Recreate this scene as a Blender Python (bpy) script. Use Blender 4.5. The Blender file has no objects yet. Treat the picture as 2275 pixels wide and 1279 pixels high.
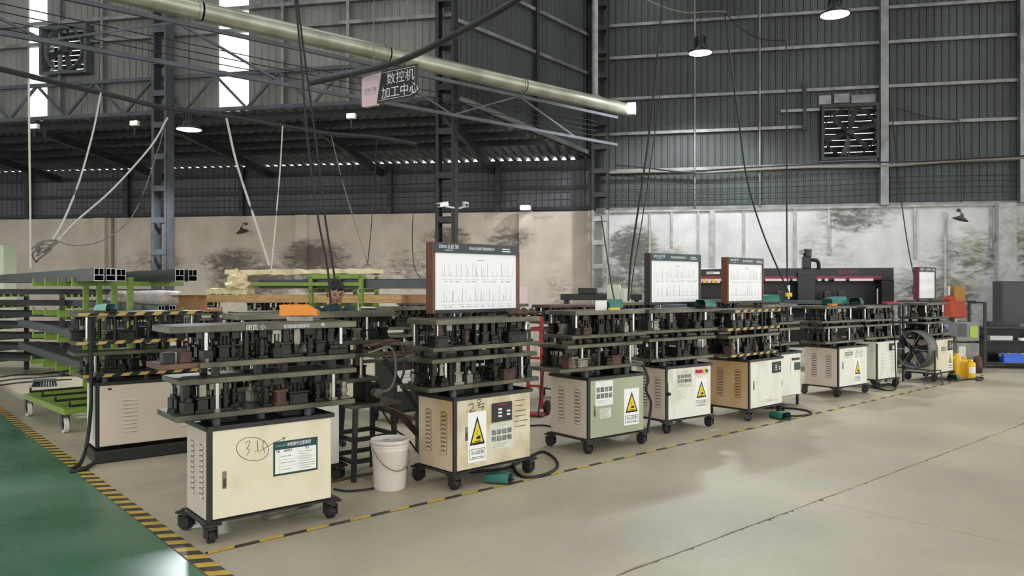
import bpy, bmesh, math, random
from mathutils import Vector, Matrix, Euler
from math import radians as R, sin, cos, pi

SC = bpy.context.scene
COL = SC.collection

# ------------------------------------------------------------------ camera
EYE = 1.6
FPX = 1700.0
cam_d = bpy.data.cameras.new('camera')
cam_d.sensor_width = 36.0
cam_d.lens = FPX / 2275 * 36.0
cam_d.shift_y = -4.5 / 2275
cam_d.clip_end = 300
cam = bpy.data.objects.new('camera', cam_d)
COL.objects.link(cam)
cam.location = (0, 0, EYE)
cam.rotation_euler = (R(90), 0, 0)
SC.camera = cam

# ------------------------------------------------------------------ sky, exposure
world = bpy.data.worlds.new('overcast_sky')
SC.world = world
world.use_nodes = True
bg = world.node_tree.nodes['Background']
bg.inputs['Color'].default_value = (0.98, 0.975, 0.95, 1)
bg.inputs['Strength'].default_value = 3.0
SC.view_settings.view_transform = 'Standard'
SC.view_settings.look = 'None'
SC.view_settings.gamma = 1.0
SC.view_settings.use_curve_mapping = False
SC.view_settings.exposure = -0.15
LAMP_W = 1.0          # overall scale of the hall's lamps

RND = random.Random(7)


# ------------------------------------------------------------------ helpers
def at(px, py, Y):
    """point at depth Y along the sight line of a pixel of the 2275x1279 frame"""
    return Vector(((px - 1137.5) / FPX * Y, Y, EYE - (py - 635.0) / FPX * Y))


def ground(px, py, z=0.0):
    Y = FPX * (EYE - z) / (py - 635.0)
    return Vector(((px - 1137.5) / FPX * Y, Y, z))


UA = R(41)
UU = Vector((cos(UA), sin(UA), 0))
VV = Vector((-sin(UA), cos(UA), 0))


def AB(a, b, z=0.0):
    """hall floor coordinates: a along the machine row, b across it"""
    p = UU * a + VV * b
    return Vector((p.x, p.y, z))


class MB:
    """collects faces with material slots, then links them as one mesh object"""

    def __init__(s):
        s.v = []; s.f = []; s.m = []; s.sm = []

    def add(s, verts, faces, mi=0, smooth=False):
        o = len(s.v)
        s.v += [tuple(p) for p in verts]
        for f in faces:
            s.f.append(tuple(i + o for i in f)); s.m.append(mi); s.sm.append(smooth)
        return s

    def box(s, x0, x1, y0, y1, z0, z1, mi=0, M=None):
        vs = [Vector(p) for p in ((x0, y0, z0), (x1, y0, z0), (x1, y1, z0), (x0, y1, z0),
                                  (x0, y0, z1), (x1, y0, z1), (x1, y1, z1), (x0, y1, z1))]
        if M is not None:
            vs = [M @ p for p in vs]
        return s.add(vs, ((0, 3, 2, 1), (4, 5, 6, 7), (0, 1, 5, 4), (1, 2, 6, 5), (2, 3, 7, 6), (3, 0, 4, 7)), mi)

    def cbox(s, x0, x1, y0, y1, z0, z1, c=0.004, mi=0):
        """box with chamfered edges"""
        xs, ys, zs = (x0, x1), (y0, y1), (z0, z1)
        vs = []; idx = {}
        for i in (0, 1):
            for j in (0, 1):
                for k in (0, 1):
                    dx = c if i == 0 else -c; dy = c if j == 0 else -c; dz = c if k == 0 else -c
                    idx[i, j, k, 0] = len(vs); vs.append((xs[i], ys[j] + dy, zs[k] + dz))
                    idx[i, j, k, 1] = len(vs); vs.append((xs[i] + dx, ys[j], zs[k] + dz))
                    idx[i, j, k, 2] = len(vs); vs.append((xs[i] + dx, ys[j] + dy, zs[k]))
        F = []
        q = lambda *a: [idx[t] for t in a]
        F.append(q((0, 0, 0, 0), (0, 0, 1, 0), (0, 1, 1, 0), (0, 1, 0, 0)))
        F.append(q((1, 0, 0, 0), (1, 1, 0, 0), (1, 1, 1, 0), (1, 0, 1, 0)))
        F.append(q((0, 0, 0, 1), (1, 0, 0, 1), (1, 0, 1, 1), (0, 0, 1, 1)))
        F.append(q((0, 1, 0, 1), (0, 1, 1, 1), (1, 1, 1, 1), (1, 1, 0, 1)))
        F.append(q((0, 0, 0, 2), (0, 1, 0, 2), (1, 1, 0, 2), (1, 0, 0, 2)))
        F.append(q((0, 0, 1, 2), (1, 0, 1, 2), (1, 1, 1, 2), (0, 1, 1, 2)))
        for i in (0, 1):
            for j in (0, 1):
                F.append(q((i, j, 0, 0), (i, j, 0, 1), (i, j, 1, 1), (i, j, 1, 0)))
        for i in (0, 1):
            for k in (0, 1):
                F.append(q((i, 0, k, 0), (i, 0, k, 2), (i, 1, k, 2), (i, 1, k, 0)))
        for j in (0, 1):
            for k in (0, 1):
                F.append(q((0, j, k, 1), (0, j, k, 2), (1, j, k, 2), (1, j, k, 1)))
        for i in (0, 1):
            for j in (0, 1):
                for k in (0, 1):
                    F.append([idx[i, j, k, t] for t in (0, 1, 2)])
        return s.add(vs, F, mi)

    def cyl(s, p0, p1, r0, r1=None, n=12, mi=0, caps=True, smooth=True):
        p0 = Vector(p0); p1 = Vector(p1); r1 = r0 if r1 is None else r1
        d = (p1 - p0).normalized()
        t = Vector((0, 0, 1)) if abs(d.z) < 0.9 else Vector((1, 0, 0))
        a = d.cross(t).normalized(); b = d.cross(a)
        vs = []
        for p, r in ((p0, r0), (p1, r1)):
            for k in range(n):
                th = 2 * pi * k / n
                vs.append(p + a * (r * cos(th)) + b * (r * sin(th)))
        s.add(vs, [(k, (k + 1) % n, n + (k + 1) % n, n + k) for k in range(n)], mi, smooth)
        if caps:
            s.add(vs[:n], [tuple(range(n))[::-1]], mi)
            s.add(vs[n:], [tuple(range(n))], mi)
        return s

    def bar(s, p0, p1, w, h, mi=0):
        """rectangular bar from p0 to p1; w across, h upward"""
        p0 = Vector(p0); p1 = Vector(p1)
        d = (p1 - p0).normalized()
        t = Vector((0, 0, 1)) if abs(d.z) < 0.95 else Vector((0, 1, 0))
        a = d.cross(t).normalized() * (w / 2); b = a.cross(d).normalized() * (h / 2)
        vs = [p + i * a + j * b for p in (p0, p1) for i, j in ((-1, -1), (1, -1), (1, 1), (-1, 1))]
        return s.add(vs, ((0, 1, 2, 3), (7, 6, 5, 4), (0, 4, 5, 1), (1, 5, 6, 2), (2, 6, 7, 3), (3, 7, 4, 0)), mi)

    def tube(s, pts, r, n=6, mi=0):
        pts = [Vector(p) for p in pts]
        rings = []
        for i, p in enumerate(pts):
            d = (pts[min(i + 1, len(pts) - 1)] - pts[max(i - 1, 0)])
            d = d.normalized() if d.length > 1e-9 else Vector((0, 0, 1))
            t = Vector((0, 0, 1)) if abs(d.z) < 0.9 else Vector((0, 1, 0))
            a = d.cross(t).normalized(); b = d.cross(a)
            rings.append([p + a * (r * cos(2 * pi * k / n)) + b * (r * sin(2 * pi * k / n)) for k in range(n)])
        vs = [q for ring in rings for q in ring]
        F = []
        for i in range(len(pts) - 1):
            for k in range(n):
                F.append((i * n + k, i * n + (k + 1) % n, (i + 1) * n + (k + 1) % n, (i + 1) * n + k))
        s.add(vs, F, mi, True)
        s.add(rings[0], [tuple(range(n))], mi); s.add(rings[-1], [tuple(range(n))[::-1]], mi)
        return s

    def lathe(s, prof, c=(0, 0, 0), n=20, mi=0, M=None, smooth=True):
        """profile [(r, z)] spun about z"""
        c = Vector(c); vs = []
        for r, z in prof:
            for k in range(n):
                th = 2 * pi * k / n
                vs.append(Vector((r * cos(th), r * sin(th), z)) + c)
        if M is not None:
            vs = [M @ v for v in vs]
        F = []
        for i in range(len(prof) - 1):
            for k in range(n):
                F.append((i * n + k, i * n + (k + 1) % n, (i + 1) * n + (k + 1) % n, (i + 1) * n + k))
        return s.add(vs, F, mi, smooth)

    def prism(s, poly, y0, y1, mi=0, M=None):
        """polygon in x,z extruded along y"""
        n = len(poly)
        vs = [Vector((x, y0, z)) for x, z in poly] + [Vector((x, y1, z)) for x, z in poly]
        if M is not None:
            vs = [M @ v for v in vs]
        F = [tuple(range(n)), tuple(range(n, 2 * n))[::-1]]
        F += [((k + 1) % n, k, n + k, n + (k + 1) % n) for k in range(n)]
        return s.add(vs, F, mi)

    def mesh(s, name, mats):
        me = bpy.data.meshes.new(name)
        me.from_pydata(s.v, [], s.f)
        for m in (mats if isinstance(mats, (list, tuple)) else [mats]):
            me.materials.append(m)
        me.polygons.foreach_set('material_index', s.m)
        me.polygons.foreach_set('use_smooth', s.sm)
        me.update()
        return me

    def obj(s, name, mats, parent=None, loc=(0, 0, 0), rotz=0.0):
        return link(name, s.mesh(name, mats), parent, loc, rotz)


def link(name, me, parent=None, loc=(0, 0, 0), rotz=0.0, scale=None):
    o = bpy.data.objects.new(name, me)
    COL.objects.link(o)
    o.location = loc
    o.rotation_euler = (0, 0, rotz)
    if scale is not None:
        o.scale = scale
    if parent is not None:
        o.parent = parent
    return o


def tag(o, label, cat, group=None):
    o['label'] = label; o['category'] = cat
    if group:
        o['group'] = group
    return o


def thing(name, label, cat, loc=(0, 0, 0), rotz=0.0, group=None):
    o = bpy.data.objects.new(name, None)
    COL.objects.link(o)
    o.empty_display_size = 0.1
    o.location = loc; o.rotation_euler = (0, 0, rotz)
    return tag(o, label, cat, group)


def struct(o):
    o['kind'] = 'structure'
    return o


def lettering(body, size, parent, loc, m, rot=(pi / 2, 0, 0), align='CENTER', sx=1.0, shear=0.0, name='lettering'):
    c = bpy.data.curves.new(name, 'FONT')
    c.body = body; c.size = size; c.align_x = align; c.align_y = 'CENTER'
    c.resolution_u = 2; c.extrude = 0.0006; c.shear = shear
    c.materials.append(m)
    tmp = bpy.data.objects.new('lettering_source', c)
    COL.objects.link(tmp)
    dg = bpy.context.evaluated_depsgraph_get()
    me = bpy.data.meshes.new_from_object(tmp.evaluated_get(dg))
    bpy.data.objects.remove(tmp); bpy.data.curves.remove(c)
    o = link(name, me, parent, loc)
    o.rotation_euler = rot; o.scale = (sx, 1, 1)
    return o


def spline(pts, k=8):
    """Catmull-Rom through pts"""
    P = [Vector(p) for p in pts]
    if len(P) < 3:
        return [P[0].lerp(P[-1], i / k) for i in range(k + 1)]
    P = [P[0] * 2 - P[1]] + P + [P[-1] * 2 - P[-2]]
    out = []
    for i in range(1, len(P) - 2):
        for j in range(k):
            t = j / k
            a, b, c, d = P[i - 1], P[i], P[i + 1], P[i + 2]
            out.append(0.5 * ((2 * b) + (c - a) * t + (2 * a - 5 * b + 4 * c - d) * t * t + (3 * b - a - 3 * c + d) * t ** 3))
    out.append(P[-2])
    return out


# ------------------------------------------------------------------ materials
def lin(c):
    return tuple(((x / 255.0) / 12.92 if x / 255.0 <= 0.04045 else ((x / 255.0 + 0.055) / 1.055) ** 2.4) for x in c)


def nodes(m):
    m.use_nodes = True
    nt = m.node_tree
    return nt, nt.nodes['Principled BSDF']


def mat(name, c1, c2=None, rough=0.6, metal=0.0, scale=6.0, detail=4.0, lo=0.35, hi=0.65, bump=0.0, bscale=None,
        vary=0.0, streak=None, coat=0.0, rough2=None):
    """paint / metal with a noise mix between two colours (sRGB 0-255)"""
    m = bpy.data.materials.new(name)
    nt, b = nodes(m)
    L = nt.links.new
    b.inputs['Roughness'].default_value = rough
    b.inputs['Metallic'].default_value = metal
    if coat:
        b.inputs['Coat Weight'].default_value = coat
    a1 = (*lin(c1), 1)
    m.diffuse_color = a1
    if c2 is None and not vary and not bump:
        b.inputs['Base Color'].default_value = a1
        return m
    tc = nt.nodes.new('ShaderNodeTexCoord')
    src = tc.outputs['Object']
    oi = nt.nodes.new('ShaderNodeObjectInfo')
    addv = nt.nodes.new('ShaderNodeVectorMath'); addv.operation = 'ADD'
    L(src, addv.inputs[0]); L(oi.outputs['Location'], addv.inputs[1])
    src = addv.outputs[0]
    if streak:
        mp = nt.nodes.new('ShaderNodeMapping'); mp.inputs['Scale'].default_value = streak
        L(src, mp.inputs['Vector']); src = mp.outputs[0]
    no = nt.nodes.new('ShaderNodeTexNoise')
    no.inputs['Scale'].default_value = scale; no.inputs['Detail'].default_value = detail
    L(src, no.inputs['Vector'])
    cr = nt.nodes.new('ShaderNodeMapRange')
    cr.inputs['From Min'].default_value = lo; cr.inputs['From Max'].default_value = hi
    L(no.outputs['Fac'], cr.inputs['Value'])
    mx = nt.nodes.new('ShaderNodeMix'); mx.data_type = 'RGBA'
    mx.inputs['A'].default_value = a1
    mx.inputs['B'].default_value = (*lin(c2 or c1), 1)
    L(cr.outputs[0], mx.inputs['Factor'])
    out = mx.outputs['Result']
    if vary:
        hs = nt.nodes.new('ShaderNodeHueSaturation')
        mr = nt.nodes.new('ShaderNodeMapRange')
        mr.inputs['To Min'].default_value = 1 - vary; mr.inputs['To Max'].default_value = 1 + vary
        L(oi.outputs['Random'], mr.inputs['Value']); L(mr.outputs[0], hs.inputs['Value'])
        L(out, hs.inputs['Color']); out = hs.outputs[0]
    L(out, b.inputs['Base Color'])
    if rough2 is not None:
        rr = nt.nodes.new('ShaderNodeMapRange')
        rr.inputs['To Min'].default_value = rough; rr.inputs['To Max'].default_value = rough2
        L(cr.outputs[0], rr.inputs['Value']); L(rr.outputs[0], b.inputs['Roughness'])
    if bump:
        n2 = nt.nodes.new('ShaderNodeTexNoise')
        n2.inputs['Scale'].default_value = bscale or scale * 4; n2.inputs['Detail'].default_value = 3
        L(src, n2.inputs['Vector'])
        bp = nt.nodes.new('ShaderNodeBump'); bp.inputs['Strength'].default_value = bump
        bp.inputs['Distance'].default_value = 0.01
        L(n2.outputs['Fac'], bp.inputs['Height']); L(bp.outputs[0], b.inputs['Normal'])
    return m


def glow(name, c, strength):
    m = bpy.data.materials.new(name)
    nt, b = nodes(m)
    b.inputs['Base Color'].default_value = (*lin(c), 1)
    b.inputs['Emission Color'].default_value = (*lin(c), 1)
    b.inputs['Emission Strength'].default_value = strength
    return m


def stained(name, base, base2, spots, stain, moss=None, scale=1.6):
    """old plaster: mottled, with mould patches [(x, z, rx, rz, strength)] in the wall's own coordinates"""
    m = bpy.data.materials.new(name)
    nt, b = nodes(m)
    L = nt.links.new; N = nt.nodes.new
    b.inputs['Roughness'].default_value = 0.92
    tc = N('ShaderNodeTexCoord')

    def noise(sc, det, dist=0.0):
        n = N('ShaderNodeTexNoise'); n.inputs['Scale'].default_value = sc; n.inputs['Detail'].default_value = det
        n.inputs['Distortion'].default_value = dist
        L(tc.outputs['Object'], n.inputs['Vector'])
        return n.outputs['Fac']

    def mr(v, a, c, t0=0.0, t1=1.0):
        n = N('ShaderNodeMapRange'); n.inputs['From Min'].default_value = a; n.inputs['From Max'].default_value = c
        n.inputs['To Min'].default_value = t0; n.inputs['To Max'].default_value = t1
        L(v, n.inputs['Value']); return n.outputs[0]

    def ma(op, a, c):
        n = N('ShaderNodeMath'); n.operation = op
        for i, x in enumerate((a, c)):
            if isinstance(x, (int, float)):
                n.inputs[i].default_value = x
            else:
                L(x, n.inputs[i])
        return n.outputs[0]

    def mix(f, a, c):
        n = N('ShaderNodeMix'); n.data_type = 'RGBA'
        L(f, n.inputs['Factor'])
        for k, x in (('A', a), ('B', c)):
            if isinstance(x, tuple):
                n.inputs[k].default_value = (*lin(x), 1)
            else:
                L(x, n.inputs[k])
        return n.outputs['Result']

    col = mix(mr(noise(scale, 6), 0.35, 0.65), base, base2)
    mpn = N('ShaderNodeMapping'); mpn.inputs['Scale'].default_value = (1.0, 1.0, 2.6)
    L(tc.outputs['Object'], mpn.inputs['Vector'])
    fn = N('ShaderNodeTexNoise'); fn.inputs['Scale'].default_value = 3.4; fn.inputs['Detail'].default_value = 12
    fn.inputs['Roughness'].default_value = 0.72; fn.inputs['Distortion'].default_value = 0.5
    L(mpn.outputs[0], fn.inputs['Vector'])
    fine = fn.outputs['Fac']
    sep = N('ShaderNodeSeparateXYZ'); L(tc.outputs['Object'], sep.inputs[0])
    tot = None
    for x, z, rx, rz, st in spots:
        dx = ma('DIVIDE', ma('SUBTRACT', sep.outputs['X'], x), rx)
        dz = ma('DIVIDE', ma('SUBTRACT', sep.outputs['Z'], z), rz)
        d2 = ma('ADD', ma('MULTIPLY', dx, dx), ma('MULTIPLY', dz, dz))
        g = mr(d2, 1.0, 0.0, 0.0, st)
        tot = g if tot is None else ma('MAXIMUM', tot, g)
    if tot is not None:
        f = mr(ma('ADD', ma('MULTIPLY', tot, 0.44), ma('MULTIPLY', fine, 1.0)), 0.60, 0.84)
        f = ma('MULTIPLY', f, mr(tot, 0.0, 0.45))
        col = mix(ma('MULTIPLY', f, 0.85), col, stain)
        if moss:
            f2 = ma('MULTIPLY', mr(noise(2.2, 5), 0.5, 0.62), mr(tot, 0.0, 0.5))
            col = mix(ma('MULTIPLY', f2, 0.4), col, moss)
    col = mix(ma('MULTIPLY', mr(noise(22, 6), 0.60, 0.75), 0.35), col, (95, 92, 88))
    L(col, b.inputs['Base Color'])
    bp = N('ShaderNodeBump'); bp.inputs['Strength'].default_value = 0.25; bp.inputs['Distance'].default_value = 0.02
    L(fine, bp.inputs['Height']); L(bp.outputs[0], b.inputs['Normal'])
    return m


M = {}
M['concrete'] = stained('concrete_floor', (190, 181, 153), (164, 155, 134), [], (90, 84, 74), scale=0.5)
M['concrete'].node_tree.nodes['Principled BSDF'].inputs['Roughness'].default_value = 0.45
M['joint'] = mat('joint_dirt', (60, 56, 50), rough=0.9)
M['green_floor'] = mat('green_floor_paint', (62, 112, 82), (100, 136, 112), rough=0.24, scale=0.8, detail=7, lo=0.4, hi=0.7, rough2=0.34, bump=0.03, bscale=20)
M['sheet'] = mat('grey_green_sheet_metal', (70, 79, 76), (62, 64, 63), rough=0.55, scale=0.7, vary=0.12, metal=0.2)
M['sheet_warm'] = mat('lit_grey_sheet_metal', (140, 136, 132), (120, 117, 114), rough=0.6, scale=0.6, vary=0.10, metal=0.15)  # paler than the other cladding: the upper wall's stronger light put into its colour
M['sheet_dark'] = mat('dark_sheet_metal', (106, 106, 111), (88, 88, 93), rough=0.6, scale=0.6, vary=0.06, metal=0.2)
M['lean'] = mat('lean_to_roof_sheet', (128, 128, 136), (104, 104, 112), rough=0.5, metal=0.2, scale=1.2, vary=0.08)
M['roof_in'] = mat('roof_sheet', (92, 92, 96), rough=0.7, vary=0.05)
M['girt'] = mat('galvanised_girt', (142, 144, 142), (112, 114, 112), rough=0.45, metal=0.5, scale=3)
M['steel_grey'] = mat('grey_painted_steel', (86, 90, 96), (70, 73, 78), rough=0.55, scale=3)
M['steel_dark'] = mat('dark_painted_steel', (44, 45, 48), (34, 35, 37), rough=0.5, scale=3)
M['batten_white'] = mat('pale_grey_paint', (168, 168, 165), (140, 138, 134), rough=0.6, scale=5)
M['pipe'] = mat('galvanised_duct', (186, 186, 170), (150, 150, 132), rough=0.38, metal=0.55, scale=2)
M['black'] = mat('black_paint', (26, 26, 27), (36, 35, 34), rough=0.45, scale=8)
M['rubber'] = mat('black_rubber', (22, 22, 23), rough=0.7)
M['cord'] = mat('black_cord', (26, 25, 25), rough=0.6)
M['hose_pale'] = mat('pale_hose', (196, 192, 182), rough=0.45)
M['hose_grey'] = mat('grey_cable', (120, 116, 108), rough=0.6)
M['hose_brown'] = mat('brown_hose', (112, 80, 62), (92, 66, 50), rough=0.6, scale=10)
M['plate'] = mat('oiled_steel_plate', (110, 106, 88), (70, 69, 57), rough=0.34, metal=0.3, scale=4, detail=6, bump=0.05, bscale=40, vary=0.12)
M['plate_rust'] = mat('rusty_steel_plate', (112, 84, 68), (82, 66, 56), rough=0.55, metal=0.25, scale=5, detail=6, bump=0.08, bscale=40, vary=0.1)
M['die'] = mat('dark_die_steel', (40, 40, 36), (22, 22, 20), rough=0.36, metal=0.4, scale=9, vary=0.3)
M['die_rust'] = mat('brown_die_steel', (92, 66, 54), (64, 48, 42), rough=0.6, metal=0.2, scale=9, vary=0.2)
M['die_pale'] = mat('ground_die_steel', (150, 146, 134), (104, 101, 92), rough=0.3, metal=0.6, scale=9, vary=0.2)
M['chrome'] = mat('chrome_post', (205, 203, 198), rough=0.2, metal=0.9)
M['cream'] = mat('cream_cabinet_paint', (222, 213, 188), (198, 192, 150), rough=0.42, scale=3.0, detail=9, lo=0.5, hi=0.78)
M['cream_dirty'] = mat('grimy_cream_cabinet_paint', (214, 205, 178), (176, 158, 116), rough=0.46, scale=4.2, detail=8, lo=0.42, hi=0.74)
M['side_pink'] = mat('shade_tinted_cabinet_side', (214, 198, 184), (204, 190, 170), rough=0.45, scale=2.0, detail=5)  # pinkish tone of cabinet sides in shade, put into the colour
M['side_dirty'] = mat('stained_cabinet_side', (206, 186, 160), (172, 138, 84), rough=0.5, scale=2.6, detail=7, lo=0.40, hi=0.70, streak=(1, 1, 0.5))
M['side_yellow'] = mat('oily_yellow_cabinet_side', (198, 172, 140), (176, 140, 84), rough=0.45, scale=2.2, detail=7, lo=0.36, hi=0.62, streak=(1, 1, 0.4))
M['sage'] = mat('sage_green_door_paint', (170, 174, 148), (158, 162, 134), rough=0.42, scale=2.0)
M['white_panel'] = mat('white_cabinet_paint', (228, 227, 215), (200, 196, 178), rough=0.42, scale=3.2, detail=8, lo=0.5, hi=0.8, streak=(1.6, 1.6, 0.7))
M['paper'] = mat('white_paper', (232, 232, 226), rough=0.7)
M['paper_old'] = mat('old_paper', (214, 216, 200), (200, 202, 186), rough=0.7, scale=9)
M['ink'] = mat('black_ink', (20, 20, 20), rough=0.6)
M['ink_grey'] = mat('grey_ink', (138, 140, 140), rough=0.7)
M['ink_mid'] = mat('mid_grey_ink', (168, 170, 172), rough=0.7)
M['ink_pale'] = mat('pale_grey_ink', (182, 184, 184), rough=0.7)
M['marker'] = mat('marker_pen', (78, 76, 66), rough=0.7)
M['photo'] = mat('printed_photo', (70, 74, 70), (150, 152, 142), rough=0.5, scale=60, detail=2, vary=0.25)
M['yellow'] = mat('safety_yellow', (226, 200, 40), rough=0.5)
M['teal_dark'] = mat('dark_teal_print', (16, 62, 62), rough=0.4)
M['navy'] = mat('dark_navy_print', (24, 44, 52), rough=0.4)
M['white'] = mat('white_print', (238, 238, 234), rough=0.5)
M['board_white'] = mat('whiteboard_enamel', (238, 240, 240), rough=0.25)
M['wood_frame'] = mat('reddish_brown_wood', (116, 66, 38), (84, 48, 30), rough=0.5, scale=5, streak=(12, 12, 1))
M['dark_frame'] = mat('dark_brown_frame', (62, 56, 50), (48, 42, 38), rough=0.5, scale=5)
M['maroon'] = mat('maroon_frame', (92, 34, 48), rough=0.5)
M['tape_y'] = mat('yellow_tape', (214, 182, 74), (190, 158, 70), rough=0.5, scale=9)
M['tape_k'] = mat('black_tape', (52, 46, 42), (78, 70, 60), rough=0.5, scale=9)
M['plate_tape_y'] = mat('yellow_edge_tape', (186, 156, 88), rough=0.5)
M['rack_green'] = mat('lime_green_steel', (134, 160, 62), (112, 140, 58), rough=0.45, scale=3)
M['alu'] = mat('dark_grey_aluminium', (74, 80, 82), (60, 66, 68), rough=0.38, metal=0.4, scale=3, streak=(1, 0.1, 1), vary=0.12)
M['alu_pale'] = mat('pale_aluminium', (176, 178, 176), rough=0.35, metal=0.6)
M['wrap'] = mat('cream_packing_film', (222, 206, 160), (236, 224, 186), rough=0.5, scale=7, bump=0.3, bscale=18)
M['film'] = mat('crinkled_clear_film', (176, 164, 156), (208, 198, 190), rough=0.25, scale=9, bump=0.6, bscale=26)
M['wood'] = mat('pale_timber', (206, 170, 118), (184, 142, 92), rough=0.6, scale=3, streak=(2, 14, 14))
M['card'] = mat('brown_cardboard', (184, 142, 100), (164, 124, 84), rough=0.75, scale=5)
M['skin'] = mat('skin', (186, 138, 116), (170, 120, 100), rough=0.5, scale=14)
M['hair'] = mat('black_hair', (12, 11, 12), (22, 20, 22), rough=0.7, scale=40, streak=(1, 1, 0.2))
M['shirt'] = mat('dark_teal_cloth', (34, 74, 72), (26, 58, 58), rough=0.85, scale=6)
M['trousers'] = mat('navy_cloth', (34, 38, 52), rough=0.85)
M['bucket'] = mat('white_plastic', (226, 220, 210), (214, 206, 196), rough=0.4, scale=3)
M['bucket_y'] = mat('yellow_plastic', (236, 190, 28), (224, 176, 30), rough=0.4, scale=3)
M['teal'] = mat('teal_plastic', (40, 118, 104), (34, 98, 88), rough=0.4, scale=5)
M['teal_pale'] = mat('pale_teal_plastic', (132, 186, 172), rough=0.4)
M['orange'] = mat('orange_plastic', (226, 138, 44), rough=0.45)
M['orange_red'] = mat('orange_red_paint', (178, 66, 32), (156, 56, 30), rough=0.5, scale=4)
M['ochre'] = mat('ochre_paint', (156, 112, 34), rough=0.5)
M['red'] = mat('red_paint', (166, 42, 50), rough=0.5)
M['crimson'] = mat('crimson_stripe', (142, 34, 58), rough=0.4)
M['blue'] = mat('blue_plastic', (58, 104, 216), rough=0.4)
M['violet'] = mat('pale_violet_plastic', (150, 140, 206), rough=0.4)
M['cnc'] = mat('black_machine_paint', (14, 14, 15), (20, 20, 21), rough=0.35, scale=3)
M['grey_machine'] = mat('grey_machine_paint', (140, 142, 138), (120, 122, 118), rough=0.5, scale=4)
M['fan_drum'] = mat('dull_grey_drum', (104, 104, 102), (84, 84, 82), rough=0.45, metal=0.3, scale=5)
M['sage_box'] = mat('pale_green_box_paint', (206, 214, 186), rough=0.5)
M['panel_dark'] = mat('dark_grey_steel_panel', (56, 57, 58), (66, 67, 66), rough=0.5, scale=2)
M['pink_sign'] = mat('pale_pink_sign_face', (226, 200, 204), rough=0.35)
M['sign_dark'] = mat('charcoal_sign_face', (52, 52, 55), rough=0.3)
M['rust'] = mat('rusty_lamp_shade', (98, 82, 68), (70, 60, 52), rough=0.7, scale=8)
M['lamp_black'] = mat('lamp_housing', (30, 33, 34), rough=0.45)
M['lamp_glow'] = glow('lit_lamp_lens', (255, 255, 252), 14.0)
M['green_btn'] = mat('green_button', (30, 110, 50), rough=0.4)
M['red_btn'] = mat('red_button', (190, 30, 50), rough=0.4)
M['lcd'] = mat('green_display', (160, 190, 70), rough=0.3)

# translucent daylight sheet
m = bpy.data.materials.new('translucent_daylight_sheet'); m.use_nodes = True
nt = m.node_tree; nt.nodes.clear()
o_ = nt.nodes.new('ShaderNodeOutputMaterial'); t1 = nt.nodes.new('ShaderNodeBsdfTransparent'); t2 = nt.nodes.new('ShaderNodeBsdfTranslucent')
t1.inputs[0].default_value = (0.96, 0.97, 1, 1); t2.inputs[0].default_value = (0.9, 0.92, 0.95, 1)
mx_ = nt.nodes.new('ShaderNodeMixShader'); mx_.inputs[0].default_value = 0.3
nt.links.new(t1.outputs[0], mx_.inputs[1]); nt.links.new(t2.outputs[0], mx_.inputs[2]); nt.links.new(mx_.outputs[0], o_.inputs[0])
M['daylight'] = m

# ================================================================== STRUCTURE
# ------------------------------------------------------------------ floor (slabs with open joints)
B_JOINT = 2.81           # long joint parallel to the machine row
A_GREEN = 1.50           # edge between green aisle and concrete
fb = MB().box(-34, 40, -26, 34, -0.20, -0.03)
floor = struct(fb.obj('floor', M['joint'], None, (0, 0, 0), UA))


def slab(name, x0, x1, y0, y1, m, jag=()):
    """slab with ragged arrises on the named sides"""
    g = 0.004
    x0 += g; x1 -= g; y0 += g; y1 -= g
    rr = random.Random(int((x0 * 7 + y0 * 13) * 100))
    pts = []

    def side(p, q, rag):
        n = 120 if rag else 1
        for k in range(n):
            t = k / n
            x = p[0] + (q[0] - p[0]) * t; y = p[1] + (q[1] - p[1]) * t
            if rag and 0 < k:
                e = abs(rr.gauss(0, 0.005)) + (0.018 if rr.random() < 0.06 else 0)
                if rag in 'ns':
                    y += e if rag == 's' else -e
                else:
                    x += e if rag == 'w' else -e
            pts.append((x, y))
    side((x0, y0), (x1, y0), 's' if 's' in jag else '')
    side((x1, y0), (x1, y1), 'e' if 'e' in jag else '')
    side((x1, y1), (x0, y1), 'n' if 'n' in jag else '')
    side((x0, y1), (x0, y0), 'w' if 'w' in jag else '')
    n = len(pts)
    mb = MB()
    mb.add([(x, y, 0) for x, y in pts] + [(x, y, -0.03) for x, y in pts],
           [tuple(range(n))] + [(k, n + k, n + (k + 1) % n, (k + 1) % n) for k in range(n)])
    return mb.obj(name, m, floor)


slab('concrete_slab', A_GREEN, 30, B_JOINT, 33, M['concrete'], 's')
xs = [A_GREEN, 2.14, 5.46, 8.78, 12.1, 15.42, 18.74, 30]
for i in range(len(xs) - 1):
    slab('concrete_slab', xs[i], xs[i + 1], -12, B_JOINT, M['concrete'], 'n')
slab('green_slab', -33, A_GREEN, -12, 33, M['green_floor'])


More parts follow.
